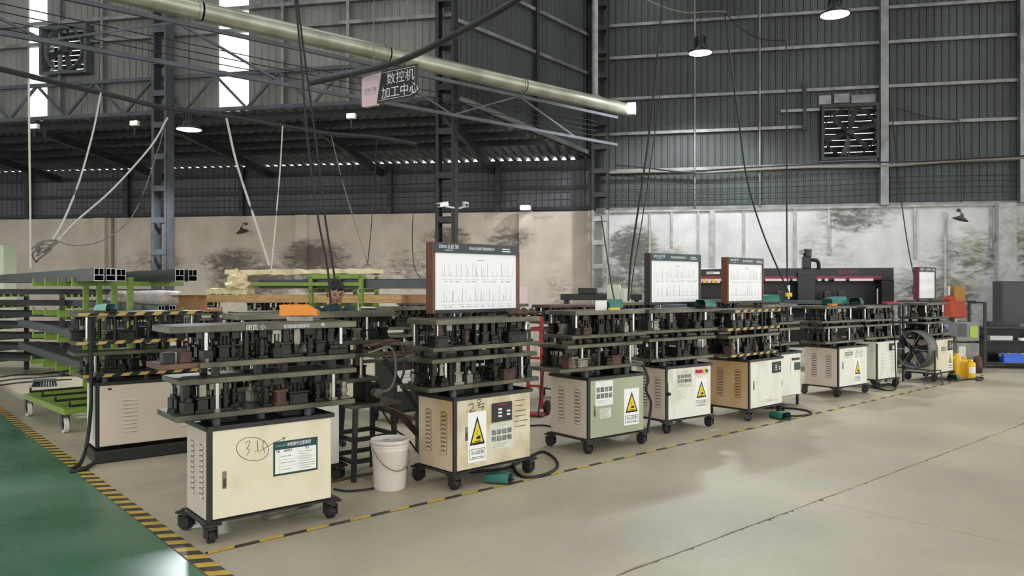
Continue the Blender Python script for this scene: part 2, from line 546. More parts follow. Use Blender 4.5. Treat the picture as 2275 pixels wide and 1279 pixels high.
# ------------------------------------------------------------------ corrugated cladding
def sheet_mesh(width, z0, z1, pitch=0.15, rib=0.022, m=None, name='sheet', topz=None):
    """vertical ribbed sheet: x across, ribs towards -y"""
    n = max(1, round(width / pitch)); p = width / n
    prof = [(0, 0)]
    for k in range(n):
        x = k * p
        prof += [(x + p * 0.68, 0), (x + p * 0.76, -rib), (x + p * 0.90, -rib), (x + p * 0.98, 0)]
    prof.append((width, 0))
    nv = len(prof)
    mb = MB()
    mb.add([(x, y, z0) for x, y in prof] + [(x, y, z1) for x, y in prof],
           [(k, k + 1, nv + k + 1, nv + k) for k in range(nv - 1)])
    # small return so that the sheet has thickness
    mb.add([(x, y + 0.006, z0) for x, y in prof] + [(x, y + 0.006, z1) for x, y in prof],
           [(k + 1, k, nv + k, nv + k + 1) for k in range(nv - 1)])
    return mb.mesh(name, m)


ROOFZ = 9.2
ROT_C = R(-11.4)
PC = Vector((7.48, 17.0, 0))
XC = Vector((cos(ROT_C), sin(ROT_C), 0)); YC = Vector((-sin(ROT_C), cos(ROT_C), 0))
CORNER = PC + XC * -5.64
PA = Vector((-1.10, 14.2, 0))
ROT_B = math.atan2(CORNER.y - PA.y, CORNER.x - PA.x); LEN_B = (CORNER - PA).length
ROT_D = R(-8.96)
XD = Vector((cos(ROT_D), sin(ROT_D), 0))
CONC_H = 3.32
LEAN_Z, LEAN_S = 5.05, 0.10


def lean_z(p):
    """height of the lean-to roof over a floor point"""
    return LEAN_Z - LEAN_S * (Vector((p.x, p.y, 0)) - PA).dot(YC)


# right wall
spots_c = [(-4.75, 2.45, 0.75, 0.75, 1.0), (-4.9, 1.6, 0.9, 1.0, 0.7), (-3.9, 2.1, 0.9, 0.6, 0.55), (0.1, 3.1, 1.0, 0.45, 0.75), (-0.5, 2.4, 1.2, 0.6, 0.35),
           (1.7, 1.3, 1.4, 1.1, 0.7), (2.5, 2.2, 1.3, 0.8, 0.6), (4.2, 2.4, 1.2, 1.4, 0.9), (0.9, 1.2, 1.2, 0.7, 0.55)]
M['plaster_r'] = stained('old_white_plaster', (202, 201, 198), (180, 179, 176), spots_c, (62, 62, 56), (128, 128, 88))
wall_r = struct(MB().box(-5.7, 9.5, 0, 0.25, -0.03, CONC_H).obj('wall_right', M['plaster_r'], None, PC, ROT_C))
SW = 0.6
me_full = sheet_mesh(SW, CONC_H, ROOFZ, m=M['sheet'], name='wall_sheet')
me_low = sheet_mesh(SW, CONC_H, 4.38, m=M['sheet'], name='wall_sheet')
me_high = sheet_mesh(SW, 5.62, ROOFZ, m=M['sheet'], name='wall_sheet')
for k in range(-10, 15):
    x = k * SW
    if k in (-1, 0):
        link('wall_sheet', me_low, wall_r, (x, 0.06, 0)); link('wall_sheet', me_high, wall_r, (x, 0.06, 0))
    else:
        link('wall_sheet', me_full, wall_r, (x, 0.06, 0))
for z, segs in ((7.72, ((-5.6, 9),)), (6.96, ((-5.6, 9),)), (5.99, ((-5.6, 9),)), (5.17, ((-5.6, -0.95), (0.75, 9))), (4.30, ((-5.6, 9),)), (3.40, ((-5.6, 9),)), (8.5, ((-5.6, 9),))):
    for x0, x1 in segs:
        MB().box(x0, x1, -0.03, 0.035, z - 0.035, z + 0.035).box(x0, x1, -0.04, -0.03, z - 0.035, z - 0.028).obj('girt', M['girt'], wall_r)
for x in (-3.33, -1.9):
    MB().cyl((x, -0.07, 3.4), (x, -0.07, ROOFZ), 0.022, n=8).obj('conduit', M['girt'], wall_r)
for x, z0 in ((-4.35, 1.2), (-3.85, 2.5), (-3.25, 1.4), (-2.25, 1.2), (-1.15, 1.6), (-0.42, 2.3), (1.35, 2.2), (2.85, 2.4)):
    MB().box(x - 0.028, x + 0.028, -0.035, 0.0, z0, CONC_H).obj('wall_rail', M['batten_white'], wall_r)
MB().box(-3.0, -2.88, -0.06, 0, 0, CONC_H).obj('plaster_rib', M['batten_white'], wall_r)
MB().box(2.93, 3.27, -0.22, 0.0, -0.03, CONC_H + 0.04).obj('pilaster', M['batten_white'], wall_r)
MB().box(-5.6, 9.4, -0.05, 0.25, CONC_H, CONC_H + 0.05).obj('wall_cap', M['batten_white'], wall_r)
MB().cyl((1.95, -0.05, 0.9), (1.95, -0.05, 3.2), 0.03, n=8).obj('conduit', M['batten_white'], wall_r)
MB().box(0.62, 0.78, -0.18, -0.03, CONC_H + 0.05, ROOFZ).obj('wall_post', M['girt'], wall_r)
MB().box(3.36, 3.48, -0.18, -0.03, CONC_H + 0.05, ROOFZ).obj('wall_post', M['girt'], wall_r)

# back wall under the lean-to
spots_d = [(-9.2, 2.2, 1.1, 0.5, 0.85), (-8.6, 1.75, 1.6, 0.6, 0.9), (-7.0, 2.3, 1.2, 0.6, 0.95), (-6.6, 1.8, 1.3, 0.6, 0.85), (-3.6, 2.75, 0.8, 0.4, 0.85),
           (-4.3, 2.0, 1.6, 0.8, 0.5), (-2.0, 2.75, 0.8, 0.35, 0.75), (-0.8, 1.3, 0.6, 1.0, 0.4), (-11.5, 2.2, 1.3, 0.4, 0.45)]
M['plaster_b'] = stained('old_beige_plaster', (214, 202, 188), (194, 183, 169), spots_d, (84, 70, 68), (140, 130, 104))
wall_b = struct(MB().box(-26, 0.1, 0, 0.25, -0.03, 3.38).obj('wall_back', M['plaster_b'], None, CORNER, ROT_D))
k = 0
x = -0.6
while x > -25:
    p = CORNER + XD * (x + 0.3)
    zt = lean_z(CORNER + XD * x)
    key = round(zt, 2)
    me = sheet_mesh(0.6, 3.38, key, m=M['sheet_dark'], name='wall_sheet')
    link('wall_sheet', me, wall_b, (x, 0.06, 0))
    x -= 0.6
for z in (3.45, 3.95, 4.40):
    MB().box(-25, -0.15, -0.04, 0.03, z - 0.04, z + 0.04).obj('girt', M['steel_dark'], wall_b)
for x, w in ((-1.62, 0.34), (-7.3, 0.3), (-10.9, 0.2), (-12.9, 0.34)):
    MB().box(x - w / 2, x + w / 2, -0.12, 0.0, -0.03, 3.38).obj('pilaster', M['plaster_b'], wall_b)
for x in (-2.3, -5.0, -8.9, -12.1, -15.0):
    MB().box(x - 0.06, x + 0.06, -0.16, -0.04, 3.38, 4.6).obj('wall_post', M['steel_dark'], wall_b)
MB().cyl((-12.55, -0.05, 0.4), (-12.55, -0.05, 3.38), 0.03, n=8).obj('conduit', M['hose_grey'], wall_b)

# upper wall above the lean-to, with two translucent strips
wall_u = bpy.data.objects.new('wall_upper', None); COL.objects.link(wall_u); struct(wall_u)
wall_u.location = PA; wall_u.rotation_euler = (0, 0, ROT_C)


def s_on_a(px):
    r = (px - 1137.5) / FPX
    return (PA.x - r * PA.y) / (r * XC.y - XC.x)


STRIPS = ((s_on_a(483), s_on_a(549)), (s_on_a(60), s_on_a(116)))
FAN_A = (s_on_a(100), s_on_a(204))
me_wide = {}
edges = []
x = 0.0
cuts = [STRIPS[0][1], STRIPS[0][0], STRIPS[1][1], STRIPS[1][0], -20.0]


def clad(x1, x0, z0, z1, m):
    """sheets from x0 to x1 (x0 < x1)"""
    n = max(1, round((x1 - x0) / 0.6)); w = (x1 - x0) / n
    me = sheet_mesh(w, z0, z1, m=m, name='wall_sheet')
    for q in range(n):
        link('wall_sheet', me, wall_u, (x0 + q * w, 0.06, 0))


clad(0.0, STRIPS[0][1], LEAN_Z, ROOFZ, M['sheet_warm'])
for (p0, p1) in STRIPS:
    link('daylight_sheet', sheet_mesh(p1 - p0, LEAN_Z, ROOFZ, m=M['daylight'], name='daylight_sheet'), wall_u, (p0, 0.06, 0))
clad(STRIPS[0][0], FAN_A[1], LEAN_Z, ROOFZ, M['sheet_warm'])
FZ0, FZ1 = 5.95, 6.95
clad(FAN_A[1], FAN_A[0], LEAN_Z, FZ0, M['sheet_warm']); clad(FAN_A[1], FAN_A[0], FZ1, ROOFZ, M['sheet_warm'])
if FAN_A[0] > STRIPS[1][1] + 0.05:
    clad(FAN_A[0], STRIPS[1][1], LEAN_Z, ROOFZ, M['sheet_warm'])
clad(STRIPS[1][0], -20, LEAN_Z, ROOFZ, M['sheet_warm'])
for z in (6.62, 7.05, 7.9, 8.6):
    segs = ((-20, FAN_A[0]), (FAN_A[1], 0)) if FZ0 < z < FZ1 else ((-20, 0),)
    for x0, x1 in segs:
        MB().box(x0, x1, -0.06, 0.03, z - 0.035, z + 0.035).obj('girt', M['girt'], wall_u)
for x in (-2.05, -3.4, -7.4, -8.4):
    MB().box(x - 0.03, x + 0.03, -0.07, -0.01, LEAN_Z, ROOFZ).obj('wall_post', M['girt'], wall_u)

# return wall between the convex corner and the right wall
wall_t = bpy.data.objects.new('wall_return', None); COL.objects.link(wall_t); struct(wall_t)
wall_t.location = PA; wall_t.rotation_euler = (0, 0, ROT_B)
nB = 8; wB = LEN_B / nB
for q in range(nB):
    zt = 5.05 - 0.42 * (q + 1) / nB
    link('wall_sheet', sheet_mesh(wB, zt, ROOFZ, pitch=0.155, m=M['sheet'], name='wall_sheet'), wall_t, (q * wB, 0.04, 0))
for z in (6.55, 7.45, 8.3):
    MB().box(0, LEN_B, -0.05, 0.02, z - 0.035, z + 0.035).obj('girt', M['girt'], wall_t)
MB().box(2.55, 2.65, -0.08, -0.01, 4.9, ROOFZ).obj('wall_post', M['steel_dark'], wall_t)
MB().bar((0.1, -0.06, 5.1), (LEN_B - 0.1, -0.06, 4.68), 0.06, 0.09).obj('edge_beam', M['girt'], wall_t)

# lean-to roof: ribbed sheets falling from the upper wall to the back wall
ceil_l = bpy.data.objects.new('ceiling_lean_to', None); COL.objects.link(ceil_l); struct(ceil_l)
ceil_l.location = PA; ceil_l.rotation_euler = (0, 0, ROT_C)


def to_a(p):
    d = Vector((p.x, p.y, 0)) - PA
    return d.dot(XC), d.dot(YC)


cx, cy = to_a(CORNER)
dxA, dyA = to_a(CORNER + XD * -20)


def y_d(x):
    return cy + (x - cx) * (dyA - cy) / (dxA - cx)


def y_near(x):
    return 0.05 if x <= 0 else 0.05 + cy * x / cx


PIT, RIB = 0.215, 0.075
nrib = 3
x = cx - 0.02
while x > -18:
    x0 = x - PIT * nrib
    prof = []
    for q in range(nrib):
        xx = x0 + q * PIT
        prof += [(xx, 0), (xx + PIT * 0.42, 0), (xx + PIT * 0.60, RIB), (xx + PIT * 0.80, RIB)]
    prof.append((x, 0))
    vs = []; nv = len(prof)
    for (px_, pz) in prof:
        vs.append((px_, y_near(px_), LEAN_Z - LEAN_S * y_near(px_) + pz))
    for (px_, pz) in prof:
        ye = y_d(px_) + 0.07
        vs.append((px_, ye, LEAN_Z - LEAN_S * ye + pz))
    mb = MB(); mb.add(vs, [(q, q + 1, nv + q + 1, nv + q) for q in range(nv - 1)])
    mb.add([(a, b_, c + 0.006) for a, b_, c in vs], [(q + 1, q, nv + q, nv + q + 1) for q in range(nv - 1)])
    mb.obj('roof_sheet', M['lean'], ceil_l)
    x = x0
for yy in (0.25, 0.85, 1.45, 2.05, 2.65):
    x1 = cx * min(1.0, yy / cy) if yy < cy else cx
    x1 = min(x1, cx) if yy > 0.3 else 0.1
    zz = LEAN_Z - LEAN_S * yy - 0.07
    MB().box(-18, x1, yy - 0.03, yy + 0.03, zz - 0.06, zz + 0.06).obj('purlin', M['steel_dark'], ceil_l)
for xx in (-0.2, -3.0, -5.9, -8.9, -11.9):
    MB().bar((xx, 0.1, LEAN_Z - 0.24), (xx, y_d(xx) - 0.02, LEAN_Z - LEAN_S * y_d(xx) - 0.24), 0.09, 0.16).obj('rafter', M['steel_dark'], ceil_l)

# main roof with translucent strips (above the picture)
ceil_m = bpy.data.objects.new('ceiling', None); COL.objects.link(ceil_m); struct(ceil_m)
ceil_m.location = PA; ceil_m.rotation_euler = (0, 0, ROT_C)
for q in range(-6, 6):
    x0 = q * 4.0
    yb = 0.1 if x0 < 0 else 6.5
    MB().box(x0, x0 + 3.0, -24, yb, ROOFZ, ROOFZ + 0.03).obj('roof_panel', M['roof_in'], ceil_m)
    MB().box(x0 + 3.0, x0 + 4.0, -24, yb, ROOFZ, ROOFZ + 0.01).obj('roof_daylight_panel', M['daylight'], ceil_m)
# wall on the far side of the green aisle and gable wall behind the photographer's hall side, with open doors between
wall_l = struct(MB().box(-0.1, 0.1, -24, -9, -0.03, ROOFZ).box(-0.1, 0.1, -2, 4, -0.03, ROOFZ).box(-0.1, 0.1, -9, -2, 5.0, ROOFZ)
                .obj('wall_left', M['sheet_warm'], None, PA + XC * -20, ROT_C))


# ================================================================== STEELWORK
def batten_column(name, label, p, rot, w, d, z0, z1, m, mb_, step=0.52, bh=0.11, low=None):
    t = thing(name, label, 'column', (p.x, p.y, 0), rot)
    top = z1
    for s, z0, z1, m in [(s_, a_, b_, m_) for s_ in (-1, 1) for a_, b_, m_ in (((z0, 3.35, low), (3.35, z1, m)) if low else ((z0, z1, m),))]:
        x = s * (w / 2 - 0.03)
        MB().box(x - 0.03, x + 0.03, -d / 2, -d / 2 + 0.012, z0, z1).box(x - 0.03, x + 0.03, d / 2 - 0.012, d / 2, z0, z1) \
            .box(x - 0.006 + s * 0.024, x + 0.006 + s * 0.024, -d / 2, d / 2, z0, z1).obj('channel', m, t)
    z = 0.35
    while z < top:
        mz = low if low and z < 3.3 else mb_
        MB().box(-w / 2 + 0.01, w / 2 - 0.01, -d / 2 - 0.012, -d / 2, z, z + bh).obj('batten_plate', mz, t)
        MB().box(-w / 2 + 0.01, w / 2 - 0.01, d / 2, d / 2 + 0.012, z, z + bh).obj('batten_plate', mz, t)
        z += step
    MB().box(-w / 2 - 0.08, w / 2 + 0.08, -d / 2 - 0.08, d / 2 + 0.08, 0.0, 0.02).obj('base_plate', m, t)
    return t


batten_column('steel_column', 'grey battened steel column beside the bright lamp, ladder-like plates', PA + XC * s_on_a(383) + YC * -0.3, ROT_C, 0.34, 0.24, 0, ROOFZ, M['steel_grey'], M['steel_grey'], step=0.62)
batten_column('steel_column', 'near-black battened steel column rising behind the large teal-headed whiteboard', PA + XC * -0.05 + YC * -0.22, ROT_C, 0.36, 0.26, 0, ROOFZ, M['steel_dark'], M['steel_dark'], step=0.8)
batten_column('steel_column', 'pale battened steel column in the corner where the two walls meet', CORNER + Vector((0.10, -0.35, 0)), ROT_C, 0.40, 0.26, 0, ROOFZ, M['steel_dark'], M['steel_dark'], step=0.55, low=M['batten_white'])


def truss(name, label, origin, rot, x0, x1, zb, zt, panel, m, chord=0.07, web=0.045, yoff=0.0, flip=False):
    t = thing(name, label, 'truss', origin, rot)
    MB().bar((x0, yoff, zb), (x1, yoff, zb), chord, chord).obj('bottom_chord', m, t)
    MB().bar((x0, yoff, zt), (x1, yoff, zt), chord, chord).obj('top_chord', m, t)
    n = int((x1 - x0) / panel)
    for q in range(n):
        a, b_ = (zb, zt) if (q % 2 == 0) ^ flip else (zt, zb)
        MB().bar((x0 + q * panel, yoff, a), (x0 + (q + 1) * panel, yoff, b_), web, web).obj('diagonal', m, t)
    return t


truss('eave_truss', 'dark zigzag steel truss running along the foot of the upper left wall', PA, ROT_C, -15, -0.32, 5.06, 5.74, 0.68, M['steel_grey'], yoff=-0.12)

# galvanised duct on a girder parallel to the machine row
PIPE_END = at(1391, 243, 16.5)
pz = PIPE_END.z
duct = thing('duct_pipe', 'long round galvanised duct crossing high above the machines, open bright end', 'duct', (PIPE_END.x, PIPE_END.y, pz), UA)
L = 0.0
while L > -15:
    MB().cyl((L - 2.96, 0, 0), (L, 0, 0), 0.135, n=24, caps=False).obj('duct_section', M['pipe'], duct)
    MB().cyl((L - 0.03, 0, 0), (L + 0.01, 0, 0), 0.143, n=24, caps=False).obj('duct_band', M['pipe'], duct)
    L -= 3.0
MB().lathe([(0.135, 0), (0.02, 0.002)], n=24, M=Matrix.Translation((0.012, 0, 0)) @ Matrix.Rotation(R(90), 4, 'Y')).obj('end_cap', M['white'], duct)
truss('girder_truss', 'slender pale lattice girder carrying the long round duct', PIPE_END, UA, -15.5, -0.3, -0.80, -0.22, 1.55, M['steel_grey'], chord=0.055, web=0.03, flip=True)
fl_ = thing('floodlight', 'glaring white floodlight fixed to the end of the long duct', 'lamp', PIPE_END + Vector((0.10, -0.08, 0.0)), ROT_C)
MB().cbox(-0.10, 0.10, -0.03, 0.08, -0.14, 0.14, 0.02).obj('housing', M['batten_white'], fl_)
MB().cbox(-0.08, 0.08, -0.04, -0.03, -0.11, 0.11, 0.004).obj('lens', M['lamp_glow'], fl_)

# vertical drain pipe and junction box in the corner
dp = thing('drain_pipe', 'pale vertical drainpipe at the top of the wall corner above the duct end', 'pipe', at(1322, 100, 16.9) * 1.0)
z0 = at(1322, 208, 16.9).z - dp.location.z; z1 = ROOFZ - dp.location.z
MB().cyl((0, 0, z0), (0, 0, z1), 0.07, n=16).obj('pipe_run', M['batten_white'], dp)
MB().tube(spline([(0, 0, z0 + 0.02), (0.03, 0, z0 - 0.08), (0.16, 0.05, z0 - 0.14)], 5), 0.07, 12).obj('elbow', M['batten_white'], dp)


# ------------------------------------------------------------------ exhaust fans
def exhaust_fan(label, origin, rot, w, h, z0, m_frame, nsl, tilt=66, blades=6):
    t = thing('exhaust_fan', label, 'exhaust fan', origin, rot)
    f = 0.06; d0, d1 = -0.14, 0.18
    mb = MB()
    mb.box(-w / 2, -w / 2 + f, d0, d1, 0, h).box(w / 2 - f, w / 2, d0, d1, 0, h).box(-w / 2 + f, w / 2 - f, d0, d1, 0, f).box(-w / 2 + f, w / 2 - f, d0, d1, h - f, h)
    mb.obj('frame', m_frame, t, (0, 0, z0))
    RR = min(w, h) / 2 - 0.07
    rim = Matrix.Translation((0, -0.06, z0 + h / 2)) @ Matrix.Rotation(R(90), 4, 'X')
    MB().lathe([(RR, -0.06), (RR + 0.02, -0.06), (RR + 0.02, 0.08), (RR, 0.08), (RR, -0.06)], n=32, M=rim).obj('shroud', m_frame, t)
    hub = MB().lathe([(0.0, 0.05), (0.09, 0.05), (0.10, 0.02), (0.10, -0.08), (0.0, -0.08)], n=16, M=rim).obj('hub', M['lamp_black'], t)
    for q in range(blades):
        th = 2 * pi * q / blades + 0.3
        Mq = rim @ Matrix.Rotation(th, 4, 'Z')
        mb = MB()
        vs = [Mq @ Vector(p) for p in ((0.09, -0.03, 0.02), (RR - 0.03, -0.07, 0.02), (RR - 0.02, 0.06, -0.03), (0.09, 0.04, -0.02))]
        vs += [Mq @ Vector(p) for p in ((0.09, -0.03, 0.026), (RR - 0.03, -0.07, 0.026), (RR - 0.02, 0.06, -0.024), (0.09, 0.04, -0.014))]
        mb.add(vs, ((0, 1, 2, 3), (7, 6, 5, 4), (0, 4, 5, 1), (1, 5, 6, 2), (2, 6, 7, 3), (3, 7, 4, 0)))
        mb.obj('blade', M['lamp_black'], t)
    MB().box(-0.015, 0.015, -0.02, 0.02, z0 + f, z0 + h - f).obj('motor_bar', M['lamp_black'], t)
    pitch = (h - 2 * f) / nsl
    for q in range(nsl):
        zc = z0 + f + (q + 0.5) * pitch
        Ms = Matrix.Translation((0, 0.14, zc)) @ Matrix.Rotation(R(-tilt), 4, 'X')
        MB().box(-w / 2 + f, w / 2 - f, -pitch * 0.46, pitch * 0.46, -0.004, 0.004, M=Ms).obj('louver', M['lamp_black'], t)
    return t


exhaust_fan('square black exhaust fan with glowing louvers high on the right wall', PC + YC * -0.02, ROT_C, 1.2, 1.22, 4.39, M['lamp_black'], 8)
fxA = (FAN_A[0] + FAN_A[1]) / 2
exhaust_fan('grey exhaust fan between the daylight strips high on the upper wall', PA + XC * fxA + YC * -0.02, ROT_C, FAN_A[1] - FAN_A[0], FZ1 - FZ0, FZ0, M['steel_grey'], 9, tilt=38, blades=4)


for x0, x1, z0, z1 in ((-0.62, -0.36, 5.66, 5.86), (-0.30, 0.02, 5.68, 5.88), (0.06, 0.56, 5.66, 5.84)):
    MB().box(x0, x1, 0.015, 0.03, z0, z1).obj('patch_plate', M['girt'], wall_r)
MB().box(-0.98, -0.90, -0.10, -0.04, 5.08, 6.2).obj('hanger_bar', M['steel_dark'], wall_r)
MB().box(-1.45, -0.62, -0.09, -0.04, 5.50, 5.56).obj('short_rail', M['girt'], wall_r)


# ------------------------------------------------------------------ lamps
def bay_lamp(label, p, r=0.24, power=250.0, drop=2.0, lit=True, spot=150):
    t = thing('bay_lamp', label, 'lamp', p)
    MB().lathe([(r * 0.30, 0.34), (r * 0.36, 0.33), (r * 0.36, 0.20), (r * 0.52, 0.10), (r * 0.54, 0.07), (r * 0.98, 0.03), (r * 1.0, 0.0), (r * 0.93, 0.0)], n=24).obj('housing', M['lamp_black'], t)
    for q in range(8):
        th = 2 * pi * q / 8
        MB().box(r * 0.36, r * 0.50, -0.004, 0.004, 0.13, 0.32, M=Matrix.Rotation(th, 4, 'Z')).obj('cooling_fin', M['lamp_black'], t)
    MB().lathe([(r * 0.94, 0.002), (r * 0.7, -0.012), (0.001, -0.02)], n=24).obj('lens', M['lamp_glow'], t)
    MB().cyl((0, 0, 0.34), (0, 0, drop), 0.008, n=6).obj('suspension_cord', M['cord'], t)
    ld = bpy.data.lights.new('lamp_light', 'SPOT')
    ld.energy = power * LAMP_W; ld.spot_size = R(spot); ld.spot_blend = 0.35; ld.shadow_soft_size = r * 0.8
    ld.color = (0.90, 0.95, 1.0)
    lo = bpy.data.objects.new('lamp_light', ld); COL.objects.link(lo); lo.parent = t; lo.location = (0, 0, -0.04)
    return t


def hang(px, py, Y):
    p = at(px, py, Y); return p, ROOFZ - p.z


p, dr = hang(1556, 118, 15.2); bay_lamp('black bay lamp hanging lower, second from the right wall edge', p, 0.24, 1300, dr)
p, dr = hang(1855, 33, 13.0); bay_lamp('black bay lamp cut by the top edge of the picture', p, 0.25, 700, dr)
p, dr = hang(420, 288, 13.2); bay_lamp('glaring bay lamp beside the grey ladder-like column', p, 0.22, 1200, dr)

def cone_lamp(label, p, rot, flip):
    t = thing('cone_lamp', label, 'lamp', p, rot)
    Mx = Matrix.Rotation(R(18 * flip), 4, 'Y')
    MB().lathe([(0.02, 0.10), (0.035, 0.06), (0.04, 0.04), (0.15, -0.03), (0.16, -0.04), (0.14, -0.035), (0.02, 0.03)], n=20, M=Mx).obj('shade', M['rust'], t)
    MB().tube(spline([(0, 0, 0.09), (-0.01 * flip, 0.02, 0.17), (0.03 * flip, 0.12, 0.20), (0.05 * flip, 0.30, 0.19)], 5), 0.011, 6).obj('arm', M['rust'], t)
    MB().cyl((0.05 * flip, 0.28, 0.19), (0.05 * flip, 0.32, 0.19), 0.04, n=10).obj('wall_mount', M['rust'], t)


def wall_hit(px, py, P0, rot, off=0.0):
    """point on a wall plane seen at a pixel, moved off towards the hall"""
    n = Vector((-sin(rot), cos(rot), 0)); P = P0 - n * off
    d = at(px, py, 1.0) - Vector((0, 0, EYE))
    t_ = (P - Vector((0, 0, EYE))).dot(n) / d.dot(n)
    return Vector((0, 0, EYE)) + d * t_


cone_lamp('rusty cone lamp on the beige back wall', wall_hit(538, 512, CORNER, ROT_D, 0.3), ROT_D, -1)
cone_lamp('rusty cone lamp on the mouldy right wall', wall_hit(2135, 484, PC, ROT_C, 0.3), ROT_C, 1)

t = thing('bulkhead_lamp', 'small lit white bulkhead lamp at the top of the back wall pilaster', 'lamp', wall_hit(1167, 461, CORNER, ROT_D, 0.36), ROT_D)
MB().cbox(-0.12, 0.12, -0.05, 0.05, -0.05, 0.05, 0.02).obj('diffuser', M['lamp_glow'], t)
MB().box(-0.14, 0.14, 0.05, 0.2, -0.06, 0.06).obj('housing', M['lamp_black'], t)
for lab, px, py, Y in (('small white floodlight below the truss near the left daylight strip', 78, 281, 15.5), ('small white floodlight under the truss left of the grey column', 300, 274, 15.2),
                       ('small white floodlight under the lean-to left of the hanging sign', 781, 258, 14.3)):
    t = thing('floodlight', lab, 'lamp', at(px, py, Y), ROT_C)
    MB().cbox(-0.09, 0.09, -0.05, 0.03, -0.05, 0.05, 0.01).obj('housing', M['white'], t)
    MB().box(-0.02, 0.02, -0.02, 0.02, -0.22, -0.05).obj('bracket', M['steel_dark'], t)
    MB().box(-0.07, 0.07, -0.056, -0.05, -0.035, 0.035).obj('lens', M['lamp_glow'], t)

for lab, px, fl in (('white security camera at the left of the near-black column', 985, -1), ('white security camera at the right of the near-black column', 1034, 1)):
    t = thing('security_camera', lab, 'camera', at(px, 454, 13.7), ROT_C)
    Mx = Matrix.Rotation(R(25 * fl), 4, 'Z') @ Matrix.Rotation(R(12), 4, 'X')
    MB().box(-0.035, 0.035, -0.12, 0.10, -0.035, 0.035, M=Mx).box(-0.045, 0.045, -0.15, 0.08, 0.035, 0.042, M=Mx).obj('housing', M['white'], t)
    MB().cyl(Mx @ Vector((0, -0.121, 0)), Mx @ Vector((0, -0.13, 0)), 0.024, n=10).obj('lens', M['black'], t)
    MB().bar((0, 0.08, -0.02), (-fl * 0.16, 0.16, -0.05), 0.03, 0.03).obj('bracket', M['white'], t)

# ------------------------------------------------------------------ hanging sign
s_l, s_r = at(807, 206, 10.55), at(928, 177, 10.0)
sd = (s_r - s_l); srot = math.atan2(sd.y, sd.x); SWd = Vector((sd.x, sd.y, 0)).length; SH = 0.445
zc = (at(807, 206, 10.55).z + at(928, 177, 10.0).z) / 2
sg = thing('hanging_sign', 'two-tone hanging sign, pale pink end and charcoal face with white Chinese characters', 'sign', (s_l.x, s_l.y, zc), srot)
h2 = SH / 2
MB().prism([(0.36, -h2 + 0.02), (SWd - 0.09, -h2 + 0.02), (SWd, -h2 + 0.10), (SWd, h2), (0.46, h2)], -0.02, 0.02).obj('dark_face', M['sign_dark'], sg)
MB().prism([(0.02, -h2), (0.27, -h2), (0.36, h2 - 0.02), (0.02, h2 - 0.04), (0.0, h2 - 0.08), (0.0, -h2 + 0.02)], -0.03, 0.03).obj('pink_face', M['pink_sign'], sg)
MB().prism([(0.27, -h2 + 0.02), (0.36, -h2 + 0.02), (0.46, h2), (0.36, h2)], -0.018, 0.018).obj('joint_face', M['sign_dark'], sg)
for p0, p1 in (((0.38, h2 - 0.03), (SWd - 0.03, h2 - 0.03)), ((SWd - 0.03, h2 - 0.03), (SWd - 0.03, -h2 + 0.12)), ((SWd - 0.03, -h2 + 0.12), (SWd - 0.10, -h2 + 0.05)), ((SWd - 0.10, -h2 + 0.05), (0.31, -h2 + 0.05))):
    MB().bar((p0[0], -0.021, p0[1]), (p1[0], -0.021, p1[1]), 0.002, 0.006).obj('border_line', M['white'], sg)
lettering('数控机', 0.165, sg, (0.70, -0.0225, 0.085), M['white'])
lettering('加工中心', 0.165, sg, (0.69, -0.0225, -0.095), M['white'])
lettering('正金门窗', 0.060, sg, (0.165, -0.032, -0.01), M['ink_grey'])
MB().box(0.05, 0.28, -0.0325, -0.0315, -0.06, -0.055).obj('underline', M['ink_grey'], sg)
for x in (0.2, 0.8):
    MB().cyl((x, 0, h2 - 0.02), (x, 0, h2 + 1.2), 0.006, n=6).obj('hanger_rod', M['girt'], sg)

# ================================================================== PUNCHING MACHINES
ZB, ZT = 0.14, 0.71


def _louver_d():
    """pressed vent: half-round hood with its mouth below, proud of a side that faces -x"""
    mb = MB()
    n = 8; w, h = 0.040, 0.022
    out = [(w * cos(pi * k / n), h * sin(pi * k / n)) for k in range(n + 1)]
    lip = [(-0.014, y * .92, z * 0.74) for y, z in out]; base = [(0.0, y, z) for y, z in out]
    vs = base + lip
    F = [(k, k + 1, n + 2 + k, n + 1 + k) for k in range(n)]
    mb.add(vs, F, 0)
    mb.add(lip, [tuple(range(n + 1))], 0)
    mb.add([(-0.001, -w, -0.006), (-0.001, w, -0.006), (-0.0105, w * 0.9, 0.001), (-0.0105, -w * 0.9, 0.001)], [(0, 1, 2, 3)], 1)
    big = [(-0.0008, y * 1.16, z * 1.22 - 0.001) for y, z in out]  # black outline painted round the hood, darkening its crease
    mb.add(big, [tuple(range(n + 1))], 1)
    mb.add([(-0.0012, -w, -0.006), (-0.0012, w, -0.006), (-0.0012, w, 0.0), (-0.0012, -w, 0.0)], [(3, 2, 1, 0)], 1)
    return mb


def _louver_slot():
    """shallow pressed slot on a face towards -y"""
    mb = MB()
    w = 0.06
    mb.add([(-w, 0, 0.012), (w, 0, 0.012), (w * 0.95, -0.007, 0.0), (-w * 0.95, -0.007, 0.0)], [(3, 2, 1, 0)], 0)
    mb.add([(-w * 0.95, -0.007, 0.0), (w * 0.95, -0.007, 0.0), (w, -0.0005, -0.004), (-w, -0.0005, -0.004)], [(3, 2, 1, 0)], 1)
    return mb


LOUVER = {}


def louver_me(kind, mkey):
    if (kind, mkey) not in LOUVER:
        LOUVER[kind, mkey] = (_louver_d() if kind == 'd' else _louver_slot()).mesh('louver', [M[mkey], M['black']])
    return LOUVER[kind, mkey]


